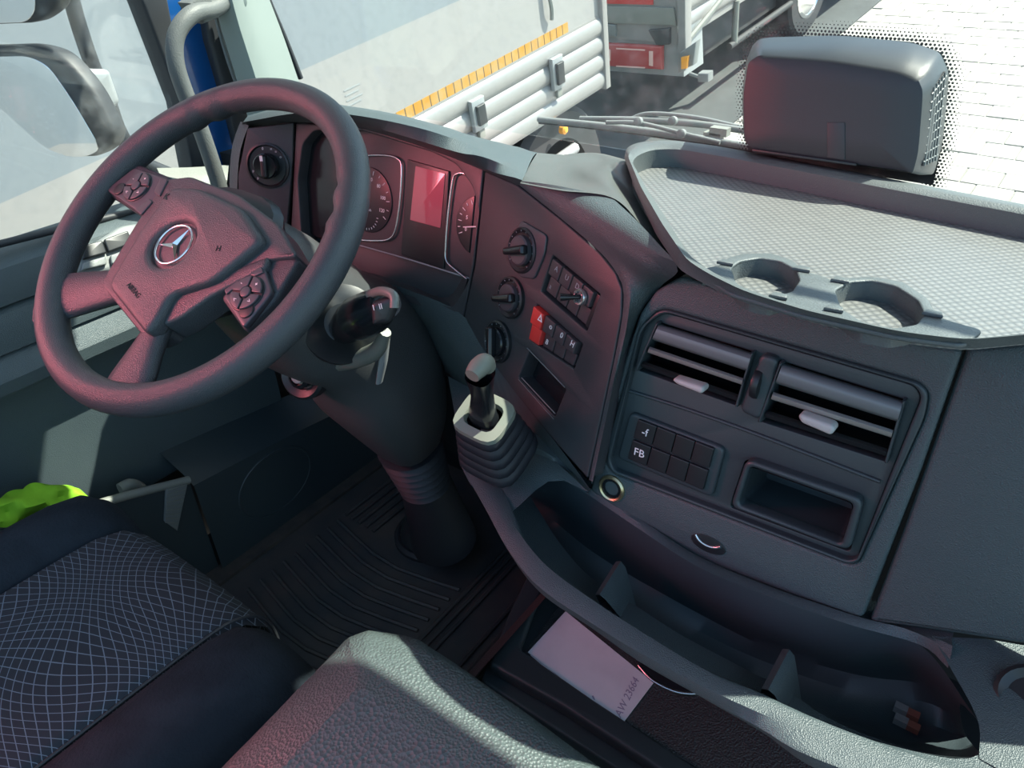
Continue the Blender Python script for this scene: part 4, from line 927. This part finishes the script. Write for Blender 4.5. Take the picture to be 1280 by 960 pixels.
# ------------------------------------------------------------------ sensor housing on the windscreen
HP = Pl((0, .44, .90), (1, 0, 0), (0, .02, .12))
hs = empty('sensor_housing', (.06, .47, .90), 'black rounded plastic housing standing on the shelf against the windscreen', 'housing')
fo = [(931, 186), (929, 120), (935, 78), (950, 68), (1040, 74), (1125, 88), (1147, 98), (1154, 114), (1148, 190), (1141, 217), (1128, 213), (1030, 200)]
bo_ = [(934, 180), (932, 108), (939, 58), (951, 47), (1050, 44), (1140, 53), (1175, 65), (1187, 92), (1178, 180), (1167, 219), (1150, 216), (1040, 200)]
def smp3(P, n=96):
    P = list(P) + [P[0]]; L = [0]
    for a, b in zip(P, P[1:]): L.append(L[-1] + (b - a).length)
    o = []
    for k in range(len(P) - 1): o += [P[k].lerp(P[k + 1], t / 8) for t in range(8)]
    return o
def rl(P): 
    n = len(P); return [(P[i - 1] + P[i] * 2 + P[(i + 1) % n]) / 4 for i in range(n)]
FR = smp3([HP.w(*HP.px(*p)) for p in fo]); BK = smp3([at(p[0], p[1], 'y', .51) for p in bo_])
for _ in range(3): FR = rl(FR); BK = rl(BK)
cf = sum(FR, V((0, 0, 0))) / len(FR); wsb = [WS.w(*WS.px(*p)) for p in bo_]; WB = smp3([p.lerp(sum(wsb, V((0, 0, 0))) / len(wsb), .03) + V((0, -.006, 0)) for p in wsb])
mid = [a.lerp(b, .35) + (a - cf).normalized() * .0025 for a, b in zip(FR, BK)]
rows = [[cf.lerp(a, t) for a in FR] for t in (.001, .5, .93, 1)]
rows = [rows[0], rows[1], rows[2], FR, mid, BK, WB]
for r_ in rows[:3]:
    for p in r_: p.y -= .002
loft('shell', rows, len(FR), mat('housing black', (.030, .036, .042), .42, grain=1200, gs=.1), hs, rs=False, closed=True)
g0 = HP.w(*HP.px(1154, 114)); g1 = at(1184, 92, 'y', .51); g2 = HP.w(*HP.px(1141, 217))
SDp = Pl(g0, g1 - g0, g0 - g2)
gq = [SDp.px(*p) for p in ((1162, 112), (1180, 88), (1168, 200), (1150, 208))]
plate('side_grille', SDp, gq, -.001, .0025, VOID, hs, .0005, .003, uv=True)
for k in range(5):
    t = .12 + k * .19; a = V(gq[0]).lerp(V(gq[1]), t); b = V(gq[3]).lerp(V(gq[2]), t); tube('grille_bar', [SDp.w(a.x, a.y, .003), SDp.w(b.x, b.y, .003)], .0010, GREY, hs, seg=6)
for k in range(9):
    t = .06 + k * .11; a = V(gq[0]).lerp(V(gq[3]), t); b = V(gq[1]).lerp(V(gq[2]), t); tube('grille_bar', [SDp.w(a.x, a.y, .0028), SDp.w(b.x, b.y, .0028)], .0008, GREY, hs, seg=6)
plate('hatch', HP, [(1034, 153), (1056, 153), (1056, 200), (1034, 197)], .0018, .003, mat('housing black', (0, 0, 0)), hs, .0005)
plate('base_strip', HP, [(940, 186), (1070, 204), (1070, 208), (940, 190)], .002, .005, BLK, hs, .001)
#SECTION shifter
# ------------------------------------------------------------------ gear shifter
gs_ = empty('gear_lever', at(615, 590, 'z', .575), 'short gear lever with pale worn knob and black square bellows', 'gear lever')
base = at(624, 566, 'z', .60); topc = at(606, 523, 'y', .085)
rows = []; N = 5
for k in range(N * 6 + 1):
    t = k / (N * 6); c = base.lerp(topc, t); s = .041 - .013 * t + .0045 * abs(math.sin(math.pi * N * t)) ** .6 - .003
    ax = (topc - base).normalized(); rows.append(ring(c, ax, s, s, 28, 4))
loft('bellows', rows, 28, mat('bellows black', (.016, .018, .024), .5, spec=.35), gs_, rs=False, closed=True, smooth=45)
ax = (topc - base).normalized()
rr_ = ring(topc + ax * .003, ax, .029, .027, 28, 4)
o = loft('collar', [ring(topc, ax, .027, .025, 28, 4), ring(topc + ax * .001, ax, .031, .029, 28, 4), ring(topc + ax * .007, ax, .030, .028, 28, 4), ring(topc + ax * .008, ax, .020, .018, 28, 4), ring(topc + ax * .001, ax, .018, .016, 28, 4)], 28, mat('worn pale plastic', (.17, .185, .155), .5), gs_, rs=False, closed=True); o['label'] = 'worn pale square collar'
st0 = topc; k1_ = at(600, 468, 'y', .06); 
rows = [ring(st0, ax, .016, .013, 24, 3), ring(st0 + ax * .012, ax, .0155, .012, 24, 3), ring(st0.lerp(k1_, .55), ax, .012, .010, 24, 3), ring(st0.lerp(k1_, .85), ax, .013, .012, 24, 3), ring(k1_, ax, .015, .014, 24, 3)]
loft('lever', rows, 24, GLB, gs_, rs=False, closed=True, k=3)
kn_ = tube('lever_knob', [at(590, 470, 'y', .045), at(597, 461, 'y', .055), at(606, 454, 'y', .065), at(611, 460, 'y', .07)], [.008, .0105, .0105, .008], mat('worn pale plastic', (0, 0, 0)), gs_, seg=16); kn_['label'] = 'pale worn lever knob'
#SECTION seat
# ------------------------------------------------------------------ driver seat
CLOTH = mat('dark velour', (.009, .014, .020), .95, grain=260, gs=.5, noise=(.015, .022, .030), spec=.25, ns=22)
pm_ = bpy.data.materials.new('patterned velour'); pm_.use_nodes = True; nt = pm_.node_tree; b_ = nt.nodes['Principled BSDF']; b_.inputs['Roughness'].default_value = .85
tc = nt.nodes.new('ShaderNodeTexCoord'); sp = nt.nodes.new('ShaderNodeSeparateXYZ'); nt.links.new(tc.outputs['Object'], sp.inputs[0])
def mth(op, a, b=None):
    n_ = nt.nodes.new('ShaderNodeMath'); n_.operation = op
    for i, v in enumerate((a, b)):
        if v is None: continue
        if isinstance(v, (int, float)): n_.inputs[i].default_value = v
        else: nt.links.new(v, n_.inputs[i])
    return n_.outputs[0]
X_, Y_ = sp.outputs[0], sp.outputs[1]
lines = []
for sgn in (1, -1):
    wob = mth('MULTIPLY', mth('SINE', mth('ADD', mth('MULTIPLY', X_, 34.0), mth('MULTIPLY', Y_, 9.0 * sgn))), .006)
    wob2 = mth('MULTIPLY', mth('SINE', mth('MULTIPLY', Y_, 38.0)), .006)
    f = mth('ADD', mth('ADD', mth('MULTIPLY', X_, .5 * sgn), mth('MULTIPLY', Y_, .85)), mth('ADD', wob, wob2))
    fr_ = mth('FRACT', mth('MULTIPLY', f, 98.0))
    lines.append(mth('LESS_THAN', mth('ABSOLUTE', mth('SUBTRACT', fr_, .5)), .045))
ln = mth('MAXIMUM', lines[0], lines[1])
mx = nt.nodes.new('ShaderNodeMix'); mx.data_type = 'RGBA'; nt.links.new(ln, mx.inputs[0]); mx.inputs[6].default_value = (.012, .016, .024, 1); mx.inputs[7].default_value = (.12, .15, .19, 1)
nt.links.new(mx.outputs[2], b_.inputs['Base Color'])
se = empty('driver_seat', (-.5, -.4, .02), 'dark velour driver seat cushion with white wavy line pattern', 'seat')
YS = [(-.95, 0), (-.5, 0), (-.3, -.0), (-.19, -.003), (-.155, -.012), (-.13, -.032), (-.118, -.065), (-.118, -.11), (-.14, -.16)]
def seatpart(nm, prof, m, oy=0, k=3):
    rows = []
    for y, dz in YS:
        rows.append([V((x, y + oy + (z - .45) * .0, z + dz * (1 if z > .3 else .4))) for x, z in prof])
    return loft(nm, rows, 24, m, se, k=k, smooth=70)
seatpart('cushion_insert', [(-.645, .440), (-.635, .450), (-.57, .456), (-.5, .457), (-.43, .456), (-.375, .450), (-.365, .440)], pm_)
seatpart('left_bolster', [(-.77, .24), (-.785, .36), (-.77, .435), (-.73, .468), (-.69, .472), (-.655, .455), (-.64, .440)], CLOTH)
seatpart('right_bolster', [(-.37, .440), (-.355, .455), (-.31, .462), (-.265, .452), (-.235, .428), (-.222, .39), (-.226, .34), (-.24, .28), (-.25, .22)], CLOTH, -.012)
tube('seam', [V((-.368, y + .003, .448 + dz)) for y, dz in YS[1:]], .0022, RUB, se, seg=6)
vs, fs = box((-.76, -.9, .12), (-.25, -.16, .34)); link('seat_base', vs, fs, BLK, se, None)
p = at(350, 882, 'z', .30); bu_ = box((p.x - .02, p.y - .008, p.z - .01), (p.x + .02, p.y + .008, p.z + .01)); o = link('buckle', *bu_, CREAM, se, None); o['label'] = 'small pale seat adjuster end'
#SECTION tunnel
# ------------------------------------------------------------------ engine tunnel
tn = empty('engine_tunnel', (-.0, -.3, 0), 'grained blue-grey engine tunnel cover in the foreground with sun patches', 'tunnel cover')
def z_(l, z): return [at(x, y, 'z', z) for x, y in l]
A_ = at(449, 857, 'z', .50); B_ = at(352, 960, 'z', .50); C_ = at(589, 960, 'z', .50)
B2 = A_ + (B_ - A_).normalized() * .6; C2 = A_ + (C_ - A_).normalized() * .9; C2.y += .0
AB = B_ - A_; AC = C_ - A_
crease = [A_ + AB.normalized() * .7, A_ + AB * .5, A_ + AB * .1, A_ + AB * .03 + AC * .02, A_ + AC * .08, A_ + AC * .35, A_ + AC * .9, A_ + AC.normalized() * .9]
L1 = at(290, 945, 'z', .465); L2 = at(427, 804, 'z', .465); K = at(436, 794, 'z', .472); K1 = at(458, 786, 'z', .478); K2 = at(492, 782, 'z', .482); M1 = at(573, 830, 'z', .487); M2 = at(748, 960, 'z', .487)
crest = [L2 + (L1 - L2).normalized() * .7, L1, L2, K, K1, K2.lerp(M1, .35), M1.lerp(M2, .75), M1 + (M2 - M1).normalized() * .9]
dvs = [(-1, 0), (-1, 0), (-.97, .15), (-.8, .6), (-.4, .9), (-.05, 1), (0, 1), (0, 1)]
def off(r, d, z): return [V((p.x + a * d, p.y + b * d, p.z + z)) for p, (a, b) in zip(r, dvs)]
def seg(r, k=8):
    o = []
    for i in range(len(r) - 1):
        p0 = r[i - 1] if i else r[0]; p1 = r[i]; p2 = r[i + 1]; p3 = r[min(i + 2, len(r) - 1)]
        for q in range(k):
            t = q / k; a = p1.lerp(p2, t); c = (2 * p1 + (p2 - p0) * t + (2 * p0 - 5 * p1 + 4 * p2 - p3) * t * t + (3 * p1 - p0 - 3 * p2 + p3) * t ** 3) * .5
            o.append(a.lerp(c, .25))
    return o + [r[-1]]
loft('tunnel_shell', [seg(q) for q in (off(crest, .045, -.40), off(crest, .030, -.14), off(crest, .016, -.035), off(crest, .006, -.010), crest, [a.lerp(b, .5) + V((0, 0, .003)) for a, b in zip(crest, crease)], crease)], 57, TUN, tn, k=3, smooth=60, rs=False)
P5 = seg(crease)
vsn = P5 + [V((P5[-1].x, -1.2, .5)), V((P5[0].x, -1.2, .5))]
link('tunnel_top', vsn, [list(range(len(vsn)))], mat('tunnel pad', (.068, .090, .095), .5, grain=250, gs=.8, kind='v'), tn)
# lower oddment tray right of tunnel front, with ledge
lt_ = empty('lower_tray', (.1, .25, .0), 'dark low tray with textured mat on the floor below the storage tray', 'tray')
LP = HZ(.09)
plate('tray_base', LP, [(600, 850), (640, 760), (668, 715), (740, 700), (1100, 780), (1250, 1000), (1000, 1100), (800, 980)], -.08, 0, PAN, lt_, .004, .01)
plate('tray_edge', LP, [(612, 842), (640, 770), (664, 722), (690, 705), (700, 712), (672, 760), (650, 822), (740, 885), (860, 965), (960, 1040), (930, 1060), (820, 972), (700, 892)], 0, .025, PAN, lt_, .006, .006, hp=0)
mm2 = mat('mesh mat', (.035, .038, .042), .6, grain=330, gs=.9, kind='v')
plate('tray_mat', LP, [(655, 818), (705, 748), (1150, 900), (1050, 1060), (860, 955)], 0, .003, mm2, lt_, .001, hp=0)
ppr = plate('paper_slip', LP, [(707, 764), (817, 853), (776, 907), (660, 815)], .004, .0055, PAPER, None); tag(ppr, 'folded white paper slip with handwriting lying in the low dark tray', 'paper')
o = plate('under_sheet', LP, [(706, 768), (812, 856), (770, 908), (663, 819)], .0032, .0039, PAPER, ppr)
text('handwriting', LP, 'AW 23664', 784, 872, .017, INK, ppr, rot=math.radians(97), h=.0056, shear=.3)
text('pen_mark', LP, "'", 745, 878, .03, INK, ppr, rot=1.0, h=.0056)
#SECTION blinds
# ------------------------------------------------------------------ fringed pelmet above the windscreen (casts the toothed shade)
FRG = mat('red fringe', (.55, .03, .03), .8)
pl_ = empty('fringed_pelmet', (0, .40, 1.52), 'red fringed pelmet rail along the top of the windscreen', 'pelmet')
YP, ZP = .443, 1.50
vs, fs = box((-.95, YP + .014, ZP), (.98, YP + .026, ZP + .012)); link('rail', vs, fs, FRG, pl_, None)
fz = []
for i in range(64):
    x = -.94 + i * .03; l = .022 + .012 * math.sin(i * 1.7) + random.random() * .008
    fz.append(([V((x, YP + .015, ZP)), V((x + .028, YP + .015, ZP)), V((x + .014, YP + .015 - l * .5, ZP - .02)), V((x, YP + .017, ZP)), V((x + .028, YP + .017, ZP)), V((x + .014, YP + .017 - l * .5, ZP - .02))], [(0, 1, 2), (3, 5, 4), (0, 3, 4, 1), (1, 4, 5, 2), (2, 5, 3, 0)]))
o = link('fringe', *merge(fz), FRG, pl_, None); o['kind'] = 'stuff'
rc = empty('side_curtain', (-1.0, -.8, .6), 'red curtain gathered behind the driver window', 'curtain')
rows = []
for z in (.55, 1.0, 1.6):
    rows.append([V((-1.0 + .02 * math.sin(i * 1.3), -1.25 + i * .03, z)) for i in range(24)])
loft('curtain_cloth', rows, 70, FRG, rc, k=2)

vs, fs = box((-.95, .30, 1.50), (.27, YP + .012, 1.515)); tag(link('visor_blocker', vs, fs, GREY, None), 'unseen grey driver side visor panel widened to keep sun off the seat', 'sun visor')  # unseen visor panel, added to block direct sun from the seat

gp = lathe('grab_recess', at(1290, 872, 'z', .575), (-.3, -.5, 1), [(.028, -.01), (.028, .002), (.024, .004), (.018, -.002)], BLK, tr_, seg=28)
